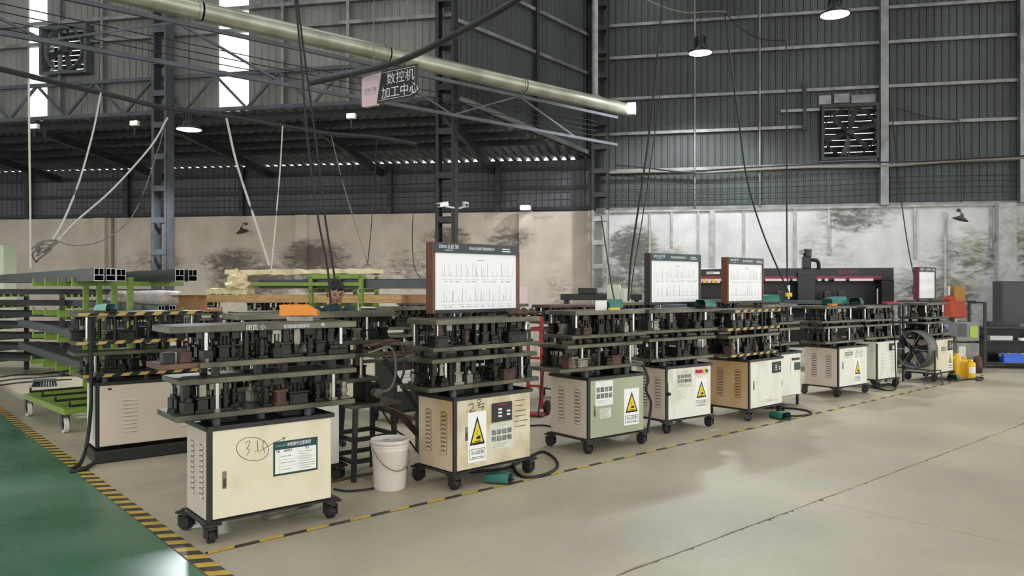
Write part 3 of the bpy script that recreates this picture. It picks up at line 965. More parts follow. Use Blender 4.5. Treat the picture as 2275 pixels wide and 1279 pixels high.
CASTER = MB().box(-0.055, 0.055, -0.05, 0.05, 0.115, 0.128).cyl((0, 0, 0.09), (0, 0, 0.117), 0.036, n=12) \
    .box(-0.034, -0.026, -0.035, 0.05, 0.03, 0.10).box(0.026, 0.034, -0.035, 0.05, 0.03, 0.10).box(-0.034, 0.034, -0.035, 0.03, 0.088, 0.1).mesh('caster', M['black'])
WHEEL = MB().cyl((-0.020, 0.012, 0.045), (0.020, 0.012, 0.045), 0.045, n=18, mi=0).cyl((-0.026, 0.012, 0.045), (0.026, 0.012, 0.045), 0.018, n=10, mi=1).mesh('wheel', [M['rubber'], M['hose_grey']])

H = 0.185


def v_die(k):
    mb = MB()
    if k == 0:
        mb.cbox(-.05, .05, -.04, .04, 0, .022, .003).box(-.032, .032, -.03, .03, .022, .085).cbox(-.045, .045, -.036, .036, .085, .103, .003)
    elif k == 1:
        mb.cbox(-.03, .03, -.05, .05, 0, .075, .004).box(-.018, .018, -.04, .04, .075, .10).cyl((0, -.03, .1), (0, -.03, .115), .008, n=8)
    elif k == 2:
        mb.cbox(-.032, .032, -.032, .032, 0, .02, .003).cyl((0, 0, .02), (0, 0, .12), .02, n=10).cyl((0, 0, .05), (0, 0, .075), .027, n=10)
    elif k == 3:
        mb.cyl((0, 0, 0), (0, 0, H), .016, n=10)
        for q in range(7):
            mb.cyl((0, 0, .02 + q * .022), (0, 0, .028 + q * .022), .022, n=10)
    elif k == 4:
        mb.cbox(-.062, .062, -.05, .05, 0, .075, .004).cbox(-.07, .07, -.055, .055, .075, .09, .003).box(-.05, -.02, -.056, -.05, .02, .05)
    elif k == 5:
        mb.cbox(-.04, .04, -.06, .06, 0, .04, .004).cbox(-.025, .04, -.05, .05, .04, .07, .003).cyl((.02, -.02, .07), (.02, -.02, .09), .012, n=8)
    return mb


def v_punch(k):
    mb = MB()
    if k == 0:
        mb.cbox(-.026, .026, -.03, .03, -.05, 0, .003).cyl((0, 0, -.12), (0, 0, -.05), .010, n=8).cbox(-.018, .018, -.02, .02, -.135, -.118, .002)
    elif k == 1:
        mb.cbox(-.042, .042, -.026, .026, -.045, 0, .003)
        for x in (-.028, 0, .028):
            mb.cyl((x, 0, -.11), (x, 0, -.045), .007, n=8)
    elif k == 2:
        mb.cyl((0, 0, -.09), (0, 0, 0), .018, n=10).cyl((0, 0, -.10), (0, 0, -.085), .024, n=10).cyl((0, 0, -.03), (0, 0, -.015), .025, n=10)
    elif k == 3:
        mb.cbox(-.022, .022, -.025, .025, -.105, 0, .003).box(-.012, .012, -.018, .018, -.125, -.105)
    elif k == 4:
        mb.cbox(-.03, .03, -.03, .03, -.03, 0, .003).box(-.006, .006, -.02, .02, -.13, -.03).box(-.03, -.018, -.02, .02, -.09, -.03).box(.018, .03, -.02, .02, -.09, -.03)
    return mb


DIES = [[v_die(k).mesh('die_block', M[mk]) for mk in ('die', 'die_rust', 'die_pale')] for k in range(6)]
PUNCH = [[v_punch(k).mesh('punch', M[mk]) for mk in ('die', 'die_rust', 'die_pale')] for k in range(5)]
POST = {}


def post_me(h, r):
    k = (round(h, 3), r)
    if k not in POST:
        POST[k] = MB().cyl((0, 0, 0), (0, 0, h), r, n=14, mi=0).cyl((0, 0, 0), (0, 0, 0.025), r * 1.55, n=14, mi=1).mesh('guide_post', [M['chrome'], M['die_pale']])
    return POST[k]


PLATES = {}


def plate_me(lx, ly, th, mk):
    k = (round(lx, 2), round(ly, 2), th, mk)
    if k not in PLATES:
        PLATES[k] = MB().cbox(0, k[0], 0, k[1], -th, 0, 0.004).mesh('die_plate', M[mk])
    return PLATES[k]


def edge_tape(parent, x0, x1, y, z, th):
    mb = MB()
    n = int((x1 - x0) / 0.075); w = (x1 - x0) / n
    for q in range(n):
        a = x0 + q * w
        mb.add([(a, y, z - th + .003), (a + w, y, z - th + .003), (a + w + .03 if q < n - 1 else a + w, y, z - .003), (a + .03 if q else a, y, z - .003)], [(0, 1, 2, 3)], q % 2)
    return mb.obj('edge_tape', [M['plate_tape_y'], M['ink']], parent)


def put_text_rows(parent, x0, x1, z0, z1, n, y, m, rr, th=0.0035, name='text_rows'):
    mb = MB()
    for q in range(n):
        z = z1 - (q + 0.5) * (z1 - z0) / n
        xe = x0 + (x1 - x0) * rr.uniform(0.55, 1.0)
        x = x0
        while x < xe:
            w = rr.uniform(0.004, 0.012)
            mb.add([(x, y, z - th), (min(x + w, xe), y, z - th), (min(x + w, xe), y, z + th), (x, y, z + th)], [(0, 1, 2, 3)])
            x += w + 0.003
    o = mb.obj(name, m, parent); o['kind'] = 'stuff'
    return o


def warning_sign(parent, x, z, w, h):
    """white plate with warning triangle, crushed-hand pictogram and caption"""
    s = MB().box(-w / 2, w / 2, -0.003, 0, -h / 2, h / 2).obj('warning_sign', M['white'], parent, (x, 0, z))
    tw = w * 0.42; zb = -h * 0.16; zt = h * 0.42

    def tri(k, y, m, nm):
        cz = zb + (zt - zb) / 3
        pts = [(-tw, zb), (tw, zb), (0, zt)]
        pts = [(px_ * k, cz + (pz_ - cz) * k) for px_, pz_ in pts]
        MB().add([(a, y, b) for a, b in pts], [(0, 1, 2)]).obj(nm, m, s)
    tri(1.0, -0.0036, M['ink'], 'triangle_border'); tri(0.74, -0.0042, M['yellow'], 'triangle_field')
    mb = MB()
    mb.add([(tw * .10, -0.0048, zb + h * .11), (tw * .42, -0.0048, zb + h * .11), (tw * .38, -0.0048, zb + h * .17), (tw * .14, -0.0048, zb + h * .185), (-tw * .12, -0.0048, zb + h * .15), (-tw * .18, -0.0048, zb + h * .12)], [(0, 1, 2, 3, 4, 5)])
    mb.add([(-tw * .12, -0.0048, zb + h * .19), (-tw * .04, -0.0048, zb + h * .19), (-tw * .02, -0.0048, zb + h * .30), (-tw * .08, -0.0048, zb + h * .30)], [(0, 1, 2, 3)])
    mb.add([(-tw * .40, -0.0048, zb + h * .06), (tw * .40, -0.0048, zb + h * .06), (tw * .40, -0.0048, zb + h * .08), (-tw * .40, -0.0048, zb + h * .08)], [(0, 1, 2, 3)])
    mb.obj('hand_pictogram', M['ink'], s)
    zc0, zc1 = -h * 0.44, -h * 0.24
    mb = MB()
    for a, b, c, d in ((-w * .44, w * .44, zc0, zc0 + .004), (-w * .44, w * .44, zc1 - .004, zc1), (-w * .44, -w * .44 + .004, zc0, zc1), (w * .44 - .004, w * .44, zc0, zc1)):
        mb.add([(a, -0.0036, c), (b, -0.0036, c), (b, -0.0036, d), (a, -0.0036, d)], [(0, 1, 2, 3)])
    mb.obj('caption_border', M['ink'], s)
    lettering('小心压伤', w * 0.185, s, (0, -0.004, (zc0 + zc1) / 2 + h * 0.022), M['ink'])
    lettering('Beware of crushing', w * 0.075, s, (0, -0.004, zc0 + h * 0.038), M['ink'])
    return s


def photo_sheet(parent, x, z, w, h, m='paper_old', grid=True):
    """instruction sheet with two rows of four small printed photographs"""
    s = MB().box(-w / 2, w / 2, -0.002, 0, -h / 2, h / 2).obj('instruction_sheet', M[m], parent, (x, 0, z))
    pw = w * 0.20; ph = h * 0.20
    me = MB().add([(-pw / 2, -0.0026, -ph / 2), (pw / 2, -0.0026, -ph / 2), (pw / 2, -0.0026, ph / 2), (-pw / 2, -0.0026, ph / 2)], [(0, 1, 2, 3)]).mesh('printed_photo', M['photo'])
    for r_ in range(2):
        for c_ in range(4):
            link('printed_photo', me, s, (-w * 0.345 + c_ * w * 0.23, 0, h * 0.16 - r_ * h * 0.26))
    put_text_rows(s, -w * .2, w * .25, h * .32, h * .46, 2, -0.0026, M['ink_grey'], RND, .002)
    put_text_rows(s, -w * .4, w * .4, -h * .46, -h * .26, 3, -0.0026, M['ink_grey'], RND, .002)
    return s


def control_panel(parent, x, z, w, h, style=0):
    s = MB().cbox(-w / 2, w / 2, -0.012, 0, -h / 2, h / 2, .003).obj('control_panel', M['black'], parent, (x, 0, z))
    mb = MB()
    for q in range(9):
        a = -w * .22 + q * w * .055
        mb.box(a, a + w * .03, -0.0135, -0.012, h * .36, h * .42)
    mb.obj('scale_marks', M['red_btn'], s)
    for (a, b) in ((-w * .12, h * .16), (-w * .12, -h * .02), (-w * .12, -h * .2), (w * .3, h * .02), (w * .3, -h * .16)):
        MB().cbox(a - w * .09, a + w * .09, -0.0145, -0.012, b - h * .05, b + h * .05, .001).obj('display', M['paper'], s)
    return s


def handle_slot(parent, x, z, m='ink'):
    s = MB().cbox(x - 0.014, x + 0.014, -0.006, 0, z - 0.055, z + 0.055, .002).obj('door_lock', M['hose_grey'], parent)
    MB().cbox(x - 0.008, x + 0.008, -0.010, -0.006, z - 0.045, z + 0.01, .002).obj('lock_lever', M['die_rust'], s)
    return s


def strokes(parent, pts_list, y, r, m, name='marker_scribble'):
    for pts in pts_list:
        mb = MB()
        P = spline([(a, y, b) for a, b in pts], 5)
        for q in range(len(P) - 1):
            d = (P[q + 1] - P[q])
            if d.length < 1e-6:
                continue
            nrm = Vector((-d.z, 0, d.x)).normalized() * r
            e = d.normalized() * r * 0.5
            mb.add([P[q] - nrm - e, P[q + 1] - nrm + e, P[q + 1] + nrm + e, P[q] + nrm - e], [(0, 1, 2, 3)])
        mb.obj(name, m, parent)


def machine(label, xy, rot, w=0.84, d=0.45, front='cream', side='side_pink', louvers='d', legs='caster', stack=None,
            seed=1, near=True, tape=False, ymin=0.06, ymax=0.46, plate_mk='plate', group='punching machines', nd=2, slots=False, tray='black'):
    """a hydraulic punching machine: cabinet on casters carrying two die sets"""
    rr = random.Random(seed)
    t = thing('punching_machine', label, 'machine', (xy[0], xy[1], 0), rot, group)
    # cabinet
    body = MB().box(0.012, w - 0.012, 0.012, d - 0.004, ZB, ZT - 0.004).obj('cabinet_body', M['black'], t)
    MB().cbox(0.034, w - 0.012, -0.004, 0.014, ZB + 0.008, ZT - 0.012, .003).obj('door', M[front], t)
    MB().cbox(0.0, 0.014, 0.016, d - 0.01, ZB + 0.004, ZT - 0.012, .002).obj('side_panel', M[side], t)
    MB().cbox(w - 0.014, w, 0.016, d - 0.01, ZB + 0.004, ZT - 0.012, .002).obj('side_panel', M[side], t)
    MB().cbox(0.02, w - 0.02, d - 0.006, d + 0.004, ZB + 0.008, ZT - 0.012, .002).obj('back_panel', M[side], t)
    MB().box(0, 0.03, -0.002, 0.016, ZB, ZT).obj('corner_post', M['black'], t)
    tr = MB()
    tr.box(-0.012, w + 0.012, -0.014, d + 0.012, ZT - 0.010, ZT)
    for a, b, c, e in ((-0.012, w + 0.012, -0.014, -0.004), (-0.012, w + 0.012, d + 0.002, d + 0.012), (-0.012, -0.002, -0.014, d + 0.012), (w + 0.002, w + 0.012, -0.014, d + 0.012)):
        tr.box(a, b, c, e, ZT, ZT + 0.018)
    tr.obj('oil_tray', M[tray], t)
    if louvers == 'd' and near:
        me = louver_me('d', side)
        for yy in (d * 0.27, d * 0.70):
            for q in range(10):
                link('louver', me, t, (0.0, yy, ZB + 0.135 + q * 0.034))
    if slots:
        me = louver_me('slot', front)
        for xx in (w * 0.30, w * 0.80):
            for q in range(9):
                link('louver', me, t, (xx, -0.0045, ZB + 0.12 + q * 0.036))
    if legs == 'caster':
        for (x, y) in ((0.03, 0.02), (w + 0.0, 0.02), (0.0, d - 0.02), (w - 0.02, d - 0.02)):
            c = link('caster', CASTER, t, (x, y, 0.012), rr.uniform(-0.6, 0.6), )
            c.location.z = 0.0
            link('wheel', WHEEL, c)
        MB().box(-0.03, w + 0.05, -0.01, d + 0.01, 0.128, 0.139).obj('base_frame', M['black'], t)
    elif legs == 'skid':
        MB().cbox(-0.01, w + 0.01, -0.03, d, 0.0, 0.11, .01).obj('skid_base', M['black'], t)
    else:
        for (x, y) in ((0.03, 0.03), (w - 0.03, 0.03), (0.03, d - 0.03), (w - 0.03, d - 0.03)):
            MB().box(x - .015, x + .015, y - .015, y + .015, 0, ZB).obj('foot', M['black'], t)
    # die sets
    st = stack or [(0.80, -0.17, 1.05), (1.02, -0.14, 1.06), (1.12, -0.02, 1.05), (1.35, -0.20, 1.06)]
    th = 0.035
    tops = []
    for q, (z, x0, x1) in enumerate(st):
        link('die_plate', plate_me(x1 - x0, ymax - ymin, th if q < 3 else 0.042, plate_mk), t, (x0, ymin, z))
        tops.append(z)
        if tape and q != 1:
            edge_tape(t, x0 + .01, x1 - .01, ymin - 0.001, z, th)
    xl = max(s_[1] for s_ in st); xr = min(s_[2] for s_ in st)
    # rams between tray and lower plate
    for (x, y) in ((0.10, 0.13), (0.10, d - 0.05), (w - 0.12, 0.13), (w - 0.12, d - 0.05), (w / 2, d / 2)):
        MB().cyl((x, y, ZT), (x, y, st[0][0] - th), 0.026, n=12).obj('ram', M['steel_grey'], t)
    MB().cbox(w * .12, w * .30, .18, .34, ZT, st[0][0] - th, .004).obj('pump_block', M['die'], t)
    MB().cbox(w * .66, w * .94, .16, .36, ZT, st[0][0] - th, .004).obj('pump_block', M['die'], t)
    # guide posts
    for lo_, hi_, y0_ in ((0, 1, ymin + .035), (2, 3, ymin + .05)):
        hgt = st[hi_][0] - th - st[lo_][0] + 0.004
        for x in (xl + 0.05, xr - 0.09):
            for y in (y0_, ymax - 0.04):
                link('guide_post', post_me(hgt, 0.013), t, (x + (0.16 if lo_ == 0 else 0.0) * (1 if x < .5 else -1) * 0.4, y, st[lo_][0] - 0.002))
    hgt = st[2][0] - th - st[1][0] + 0.002
    for x in (xl + 0.12, w * .45, w * .66, xr - 0.14):
        MB().cbox(x - .02, x + .02, ymin + .06, ymin + .12, st[1][0] - .001, st[1][0] + hgt, .003).obj('spacer', M['die'], t)
        MB().cbox(x - .02, x + .02, ymax - .10, ymax - .05, st[1][0] - .001, st[1][0] + hgt, .003).obj('spacer', M['die'], t)
    # dies and punches
    rows_y = [ymin + 0.07, ymax - 0.07, (ymin + ymax) / 2][:nd] if near else [ymin + 0.08, (ymin + ymax) / 2, ymax - 0.07]
    for lo_, hi_ in ((0, 1), (2, 3)):
        far = MB()
        zt_ = st[hi_][0] - th - (0.007 if hi_ == 3 else 0.0)
        x_lo = max(st[lo_][1], st[hi_][1]) + 0.06; x_hi = min(st[lo_][2], st[hi_][2]) - 0.05
        for y in rows_y:
            x = x_lo
            while x < x_hi:
                wdt = rr.uniform(0.062, 0.115)
                if rr.random() < (0.74 if lo_ == 0 else 0.90):
                    kd = rr.choice((0, 0, 1, 2, 2, 3, 4, 5)); mk = rr.choices((0, 1, 2), (8, .9, 1.0))[0]
                    kp = rr.randrange(5); mp = rr.choices((0, 1, 2), (8, .6, 1.6))[0]
                    yj = y + rr.uniform(-.015, .015)
                    kd = 2 if kd == 3 and near and nd == 2 and rr.random() < .4 else kd
                    if near:
                        link('die_block', DIES[kd][mk], t, (x, yj, st[lo_][0]))
                        if kd not in (3,):
                            link('punch', PUNCH[kp][mp], t, (x + rr.uniform(-.01, .01), yj, zt_))
                    else:
                        o = v_die(kd); far.add([(a + x, b + yj, c + st[lo_][0]) for a, b, c in o.v], o.f, mk)
                        if kd != 3:
                            o = v_punch(kp); far.add([(a + x, b + yj, c + zt_) for a, b, c in o.v], o.f, mp)
                x += wdt
        if not near:
            dj = far.obj('die_set', [M['die'], M['die_rust'], M['die_pale']], t); dj['kind'] = 'stuff'
    return t


def board(label, tm, x0, x1, y, z0, z1, frame='dark_frame', head='navy', depth=0.09, seed=3, second=None, feet=True):
    """whiteboard with printed header standing on a machine's top plate (coordinates in the machine's frame)"""
    rr = random.Random(seed)
    R3 = Matrix.Rotation(tm.rotation_euler.z, 4, 'Z')
    p = R3 @ Vector((x0, y, 0))
    t = thing('whiteboard', label, 'whiteboard', (tm.location.x + p.x, tm.location.y + p.y, z0), tm.rotation_euler.z, 'whiteboards on the machines')
    w = x1 - x0; h = z1 - z0; hh = h * 0.135
    MB().cbox(0, 0.03, 0, depth, 0, h, .003).obj('frame_side', M[frame], t)
    MB().cbox(w - 0.03, w, 0, depth, -0.0, h, .003).obj('frame_side', M[frame], t)
    MB().cbox(0.03, w - 0.03, 0.0, depth, h - 0.025, h, .003).obj('frame_rail', M[frame], t)
    MB().cbox(0.03, w - 0.03, 0.0, depth, 0.0, 0.03, .003).obj('frame_rail', M['black'], t)
    MB().box(0.03, w - 0.03, 0.012, depth - 0.01, 0.03, h - 0.025).obj('writing_surface', M['board_white'], t)
    hd = MB().box(0.015, w - 0.02, -0.004, 0.013, h - hh - 0.005, h - 0.003).obj('header', M[head], t)
    zh = h - hh / 2 - .004
    lettering('ZEKIN 正金门窗', hh * 0.46, hd, (w * .17, -0.0048, zh + hh * .10), M['white'], sx=0.80 * w / .95)
    lettering('ZHENGJIN DOORS', hh * 0.16, hd, (w * .17, -0.0048, zh - hh * .25), M['white'], sx=0.8 * w / .95)
    lettering('佛山市正金系统门窗科技有限公司', hh * 0.36, hd, (w * .54, -0.0048, zh), M['white'], sx=0.66 * w / .95)
    put_text_rows(hd, w * .78, w * .95, zh - hh * .28, zh + hh * .22, 2, -0.0048, M['white'], rr, hh * .07)
    # line drawings on the sheet
    dr = MB()
    y_ = 0.0108

    def ln(xa, za, xb, zb_, r=0.0012):
        if abs(xa - xb) > abs(za - zb_):
            dr.add([(xa, y_, za - r), (xb, y_, zb_ - r), (xb, y_, zb_ + r), (xa, y_, za + r)], [(0, 1, 2, 3)])
        else:
            dr.add([(xa - r, y_, za), (xa + r, y_, za), (xb + r, y_, zb_), (xb - r, y_, zb_)], [(0, 1, 2, 3)])
    x = 0.10
    for r0, r1 in ((0.48, 0.74), (0.12, 0.40)):
        x = 0.10 * w
        while x < w * .9:
            g = rr.uniform(.05, .12) * w
            for q in range(rr.randint(2, 4)):
                xx = x + rr.uniform(0, g * .8)
                ln(xx, h * (r0 + .05), xx, h * rr.uniform(r0 + .1, r1))
            ln(x, h * r0, x + g * .8, h * r0); ln(x, h * (r0 + .05), x + g * .8, h * (r0 + .05))
            for q in range(2):
                xx = x + rr.uniform(0, g * .6)
                ln(xx, h * (r0 - .03), xx + g * .3, h * (r0 - .03), .003)
            x += g
    ln(w * .5, h * .76, w * .58, h * .76, .004)
    dr.obj('line_drawing', M['ink_mid'], t)['kind'] = 'stuff'
    if feet:
        for x in (0.08, w - 0.12):
            MB().box(x, x + .04, depth * .2, depth * .8, -(z0 - 1.35), 0.0).obj('foot', M['black'], t)
    if second:
        MB().cbox(w * .3, w + second, depth + .012, depth + .05, 0.03, h - .04, .003).obj('rear_board', M['maroon'], t)
    return t


def place(px, py):
    p = ground(px, py, ZB); return (p.x, p.y)


# ---- the front row
m1 = machine('punching machine nearest the camera, cream door with a dark green notice and circled marker writing', place(460, 1160), R(39.6), w=0.84, d=0.41, front='cream', side='side_pink', seed=11, nd=3)
m2 = machine('punching machine with grimy cream door marked 2 and a large whiteboard on top', place(1008, 1051), R(43.0), w=0.84, d=0.47, front='cream_dirty', side='side_dirty', seed=12, nd=3,
             stack=[(0.81, -0.19, 1.0), (1.03, -0.16, 0.98), (1.12, -0.15, 1.02), (1.335, -0.12, 1.02)])
m3 = machine('punching machine with sage green door and a warning triangle, third in the front row', place(1306, 977), R(38.6), w=0.79, d=0.54, front='sage', side='side_pink', seed=13, nd=3,
             stack=[(0.82, -0.30, 0.86), (1.04, -0.2, 0.84), (1.13, -0.14, 0.9), (1.36, -0.10, 0.88)], ymax=0.5)
m4 = machine('punching machine with white door, coloured buttons and a whiteboard, beside the sage green one', place(1480, 935), R(36), w=0.74, d=0.46, front='white_panel', side='side_pink', seed=14,
             stack=[(0.81, -0.16, 0.86), (1.03, -0.2, 0.9), (1.12, -0.26, 0.94), (1.345, -0.2, 0.98)])
m5 = machine('punching machine with oily yellow side and hazard tape on its die plates', place(1664, 910), R(42), w=0.77, d=0.56, front='white_panel', side='side_yellow', seed=15, near=True, nd=3, tape=True,
             stack=[(0.80, -0.28, 0.80), (1.02, -0.34, 0.82), (1.11, -0.36, 0.83), (1.32, -0.2, 0.85)])
m6 = machine('white punching machine half hidden behind the hazard-taped one, small screen on its door', place(1718, 885), R(39), w=0.66, d=0.45, front='white_panel', side='side_pink', seed=16, near=False, legs='feet',
             stack=[(0.84, -0.25, 0.72), (1.04, -0.2, 0.75), (1.12, -0.2, 0.74), (1.36, -0.15, 0.68)])
m7 = machine('punching machine with pale pink side and low warning triangle beside the electric floor fan row', place(1862, 861), R(37), w=0.80, d=0.54, front='white_panel', side='side_pink', seed=17, near=True, nd=2,
             stack=[(0.80, -0.22, 0.82), (1.02, -0.25, 0.8), (1.10, -0.3, 0.84), (1.31, -0.2, 0.62)])
m8 = machine('white punching machine with vertical slot vents on its door, next to the floor fan', place(1948, 844), R(36), w=0.62, d=0.40, front='white_panel', side='white_panel', seed=18, near=False, louvers='', slots=True, tray='white_panel',
             stack=[(0.80, -0.2, 0.8), (1.0, -0.2, 0.8), (1.08, -0.24, 0.82), (1.29, -0.2, 0.76)])
m9 = machine('last punching machine of the front row, behind the floor fan, with a narrow whiteboard', place(2077.6, 829.7), R(39), w=0.72, d=0.45, front='cream', side='side_pink', seed=19, near=False,
             stack=[(0.80, -0.2, 0.74), (1.0, -0.25, 0.78), (1.08, -0.25, 0.76), (1.32, -0.15, 0.66)])
m0 = machine('punching machine in the second row by the green aisle, slotted door and black skid base', place(212, 995.6), R(38), w=0.95, d=0.44, front='side_pink', side='white_panel', seed=20, near=True, nd=2, legs='skid', louvers='', slots=True, tape=True,
             stack=[(0.80, -0.10, 0.98), (1.0, -0.16, 0.96), (1.10, -0.15, 1.0), (1.36, -0.14, 0.95)])

# ---- machines behind the front row
for q, (a, b_, lab, fr, sd_, sx) in enumerate((
        (2.20, 5.72, 'punching machine close behind the nearest one, pale top plate near the orange bin', 'white_panel', 'side_pink', 0),
        (4.75, 7.55, 'dark-fronted punching machine with white paper cards, left of the large whiteboard', 'black', 'black', 0),
        (6.05, 7.7, 'punching machine behind the large whiteboard', 'white_panel', 'side_pink', 0),
        (7.55, 7.6, 'brown-plated punching machine seen between the whiteboard and the sage green machine', 'side_pink', 'side_pink', 1),
        (9.1, 7.7, 'punching machine behind the white-doored one, in the second row', 'white_panel', 'side_pink', 0),
        (10.7, 7.3, 'punching machine in the second row below the black gantry', 'white_panel', 'side_pink', 0),
        (3.25, 7.75, 'punching machine in the second row behind the worker', 'white_panel', 'side_pink', 0),
        (7.0, 10.3, 'punching machine in the back row right of the timber rack', 'white_panel', 'side_pink', 0),
        (4.1, 13.6, 'punching machine in the far left corner beyond the green trolley', 'white_panel', 'side_pink', 0),
        (5.9, 13.9, 'punching machine in the far back beyond the timber stack', 'white_panel', 'side_pink', 0))):
    p = AB(a, b_)
    zz = RND.uniform(-.02, .03)
    mm = machine(lab, (p.x, p.y), R(40 + RND.uniform(-3, 3)), w=0.86, d=0.45, front=fr, side=sd_, seed=40 + q, near=False,
                 plate_mk='plate_rust' if sx else 'plate', stack=[(0.80 + zz, -0.22, 1.0), (1.02 + zz, -0.2, 1.04), (1.11 + zz, -0.24, 1.0), (1.34 + zz, -0.18, 1.02)] if q else [(0.82, -0.1, 1.25), (1.03, -0.05, 1.3), (1.14, 0.0, 1.38), (1.378, 0.05, 1.42)])
    if fr == 'black':
        for x0_, x1_, z0_, z1_ in ((0.05, 0.36, 0.38, 0.62), (0.42, 0.80, 0.36, 0.62)):
            s_ = MB().box(x0_, x1_, -0.009, -0.005, z0_, z1_).obj('paper_card', M['paper'], mm)
            put_text_rows(s_, x0_ + .05, x1_ - .05, z1_ - .1, z1_ - .03, 2, -0.0095, M['ink_grey'], RND)

# ---- whiteboards
board('large whiteboard with navy header in a reddish-brown wooden frame', m2, -0.01, 0.955, 0.26, 1.375, 1.955, frame='wood_frame', head='navy', seed=31, second=0.10)
board('dark-framed whiteboard left of the narrow brown-framed one', m4, -0.02, 0.83, 0.22, 1.39, 1.965, frame='dark_frame', head='teal_dark', seed=32)
board('brown-framed whiteboard above the hazard-taped machine', m5, 0.02, 0.86, 0.30, 1.385, 1.95, frame='wood_frame', head='navy', seed=33)
board('narrow maroon-framed whiteboard at the end of the row', m9, -0.10, 0.58, 0.22, 1.365, 1.92, frame='maroon', head='navy', seed=34)

# ---- notices, panels and handwriting on the doors
FR = -0.004
# machine 1
handle_slot(m1, 0.105, 0.385)
n1 = MB().cbox(-0.155, 0.155, -0.006, FR, -0.112, 0.112, .002).obj('green_notice', M['teal_dark'], m1, (0.575, 0, 0.468))
MB().box(-0.143, 0.143, -0.0072, -0.006, -0.098, 0.058).obj('notice_sheet', M['paper'], n1)
lettering('ZEKIN 正金门窗', 0.018, n1, (-0.095, -0.0075, 0.084), M['teal_pale'], sx=.7)
lettering('冲床操作注意事项', 0.030, n1, (0.02, -0.0075, 0.085), M['white'], sx=.7, shear=.2)
lettering('步骤', 0.017, n1, (-0.125, -0.0075, 0.046), M['ink'], sx=.8)
lettering('操作要求', 0.018, n1, (-0.055, -0.0075, 0.046), M['ink'], sx=.8)
lettering('备注', 0.018, n1, (0.08, -0.0075, 0.048), M['ink'], sx=.8)
for z in (0.012, -0.03, -0.075):
    put_text_rows(n1, -0.105, 0.0, z - .006, z + .006, 1, -0.0075, M['ink_grey'], RND, .003)
put_text_rows(n1, 0.025, 0.135, -0.09, 0.036, 8, -0.0075, M['ink_grey'], RND, .0025)
mb = MB()
for z in (-0.01, -0.053):
    mb.box(-0.14, 0.14, -0.0075, -0.0072, z - .0006, z + .0006)
for x in (-0.112, 0.015):
    mb.box(x - .0006, x + .0006, -0.0075, -0.0072, -0.098, 0.058)
mb.obj('table_rules', M['ink_grey'], n1)
circ = [(0.285 + 0.105 * cos(th), 0.555 + 0.075 * sin(th) - 0.02 * cos(th)) for th in [2 * pi * k / 14 for k in range(15)]]
strokes(m1, [circ, [(0.235, 0.60), (0.265, 0.61), (0.255, 0.575), (0.245, 0.565), (0.262, 0.55), (0.245, 0.52)], [(0.30, 0.54), (0.303, 0.538)],
             [(0.315, 0.605), (0.318, 0.53)], [(0.33, 0.535), (0.42, 0.575), (0.50, 0.60)], [(0.48, 0.605), (0.50, 0.60), (0.485, 0.585)], [(0.36, 0.60), (0.35, 0.57), (0.365, 0.52)]], FR - 0.0012, 0.0018, M['marker'])
# machine 2
handle_slot(m2, 0.125, 0.43)
warning_sign(m2, 0.235, 0.395, 0.19, 0.40).location.y = FR
control_panel(m2, 0.50, 0.565, 0.22, 0.155).location.y = FR
photo_sheet(m2, 0.50, 0.37, 0.25, 0.21).location.y = FR
strokes(m2, [[(0.145, 0.655), (0.19, 0.665), (0.19, 0.63), (0.155, 0.605), (0.175, 0.60), (0.215, 0.605)], [(0.235, 0.685), (0.265, 0.69), (0.275, 0.675), (0.255, 0.66), (0.235, 0.67)], [(0.235, 0.645), (0.315, 0.655)], [(0.26, 0.645), (0.255, 0.625), (0.305, 0.63), (0.285, 0.605)]], FR - 0.0012, 0.0036, M['marker'])
put_text_rows(m2, 0.655, 0.80, 0.40, 0.66, 6, FR - 0.0012, M['marker'], RND, .004, name='marker_scribble')
# machine 3
handle_slot(m3, 0.085, 0.405)
photo_sheet(m3, 0.215, 0.565, 0.24, 0.235, 'paper').location.y = FR
warning_sign(m3, 0.60, 0.40, 0.215, 0.36).location.y = FR
s_ = MB().box(0.155, 0.31, FR - 0.001, FR, 0.325, 0.42).obj('torn_label', M['paper_old'], m3)
put_text_rows(s_, 0.165, 0.30, 0.33, 0.415, 4, FR - 0.0015, M['ink_grey'], RND, .003)
# machine 4
MB().cyl((0.035, FR, 0.43), (0.035, FR - 0.02, 0.43), 0.018, n=12).obj('door_knob', M['black'], m4)
photo_sheet(m4, 0.285, 0.575, 0.25, 0.19).location.y = FR
warning_sign(m4, 0.565, 0.40, 0.20, 0.33).location.y = FR
pn = MB().box(0.455, 0.68, FR - 0.002, FR, 0.60, 0.695).obj('button_plate', M['pink_sign'], m4)
for k_, mk in enumerate(('red_btn', 'red_btn', 'yellow', 'green_btn')):
    MB().cyl((0.485 + k_ * .05, FR - .002, 0.645), (0.485 + k_ * .05, FR - .03, 0.645), 0.019, n=12).obj('push_button', M[mk], pn)
put_text_rows(m4, 0.165, 0.33, 0.36, 0.46, 4, FR - 0.0012, M['ink_pale'], RND, .003, name='marker_scribble')
s_ = MB().box(0.02, 0.10, FR - 0.001, FR, 0.55, 0.68).obj('faded_label', M['paper_old'], m4)
# machine 5
handle_slot(m5, 0.10, 0.42)
control_panel(m5, 0.62, 0.60, 0.20, 0.135).location.y = FR
put_text_rows(m5, 0.36, 0.66, 0.19, 0.23, 2, FR - 0.0012, M['ink_pale'], RND, .004, name='marker_scribble')
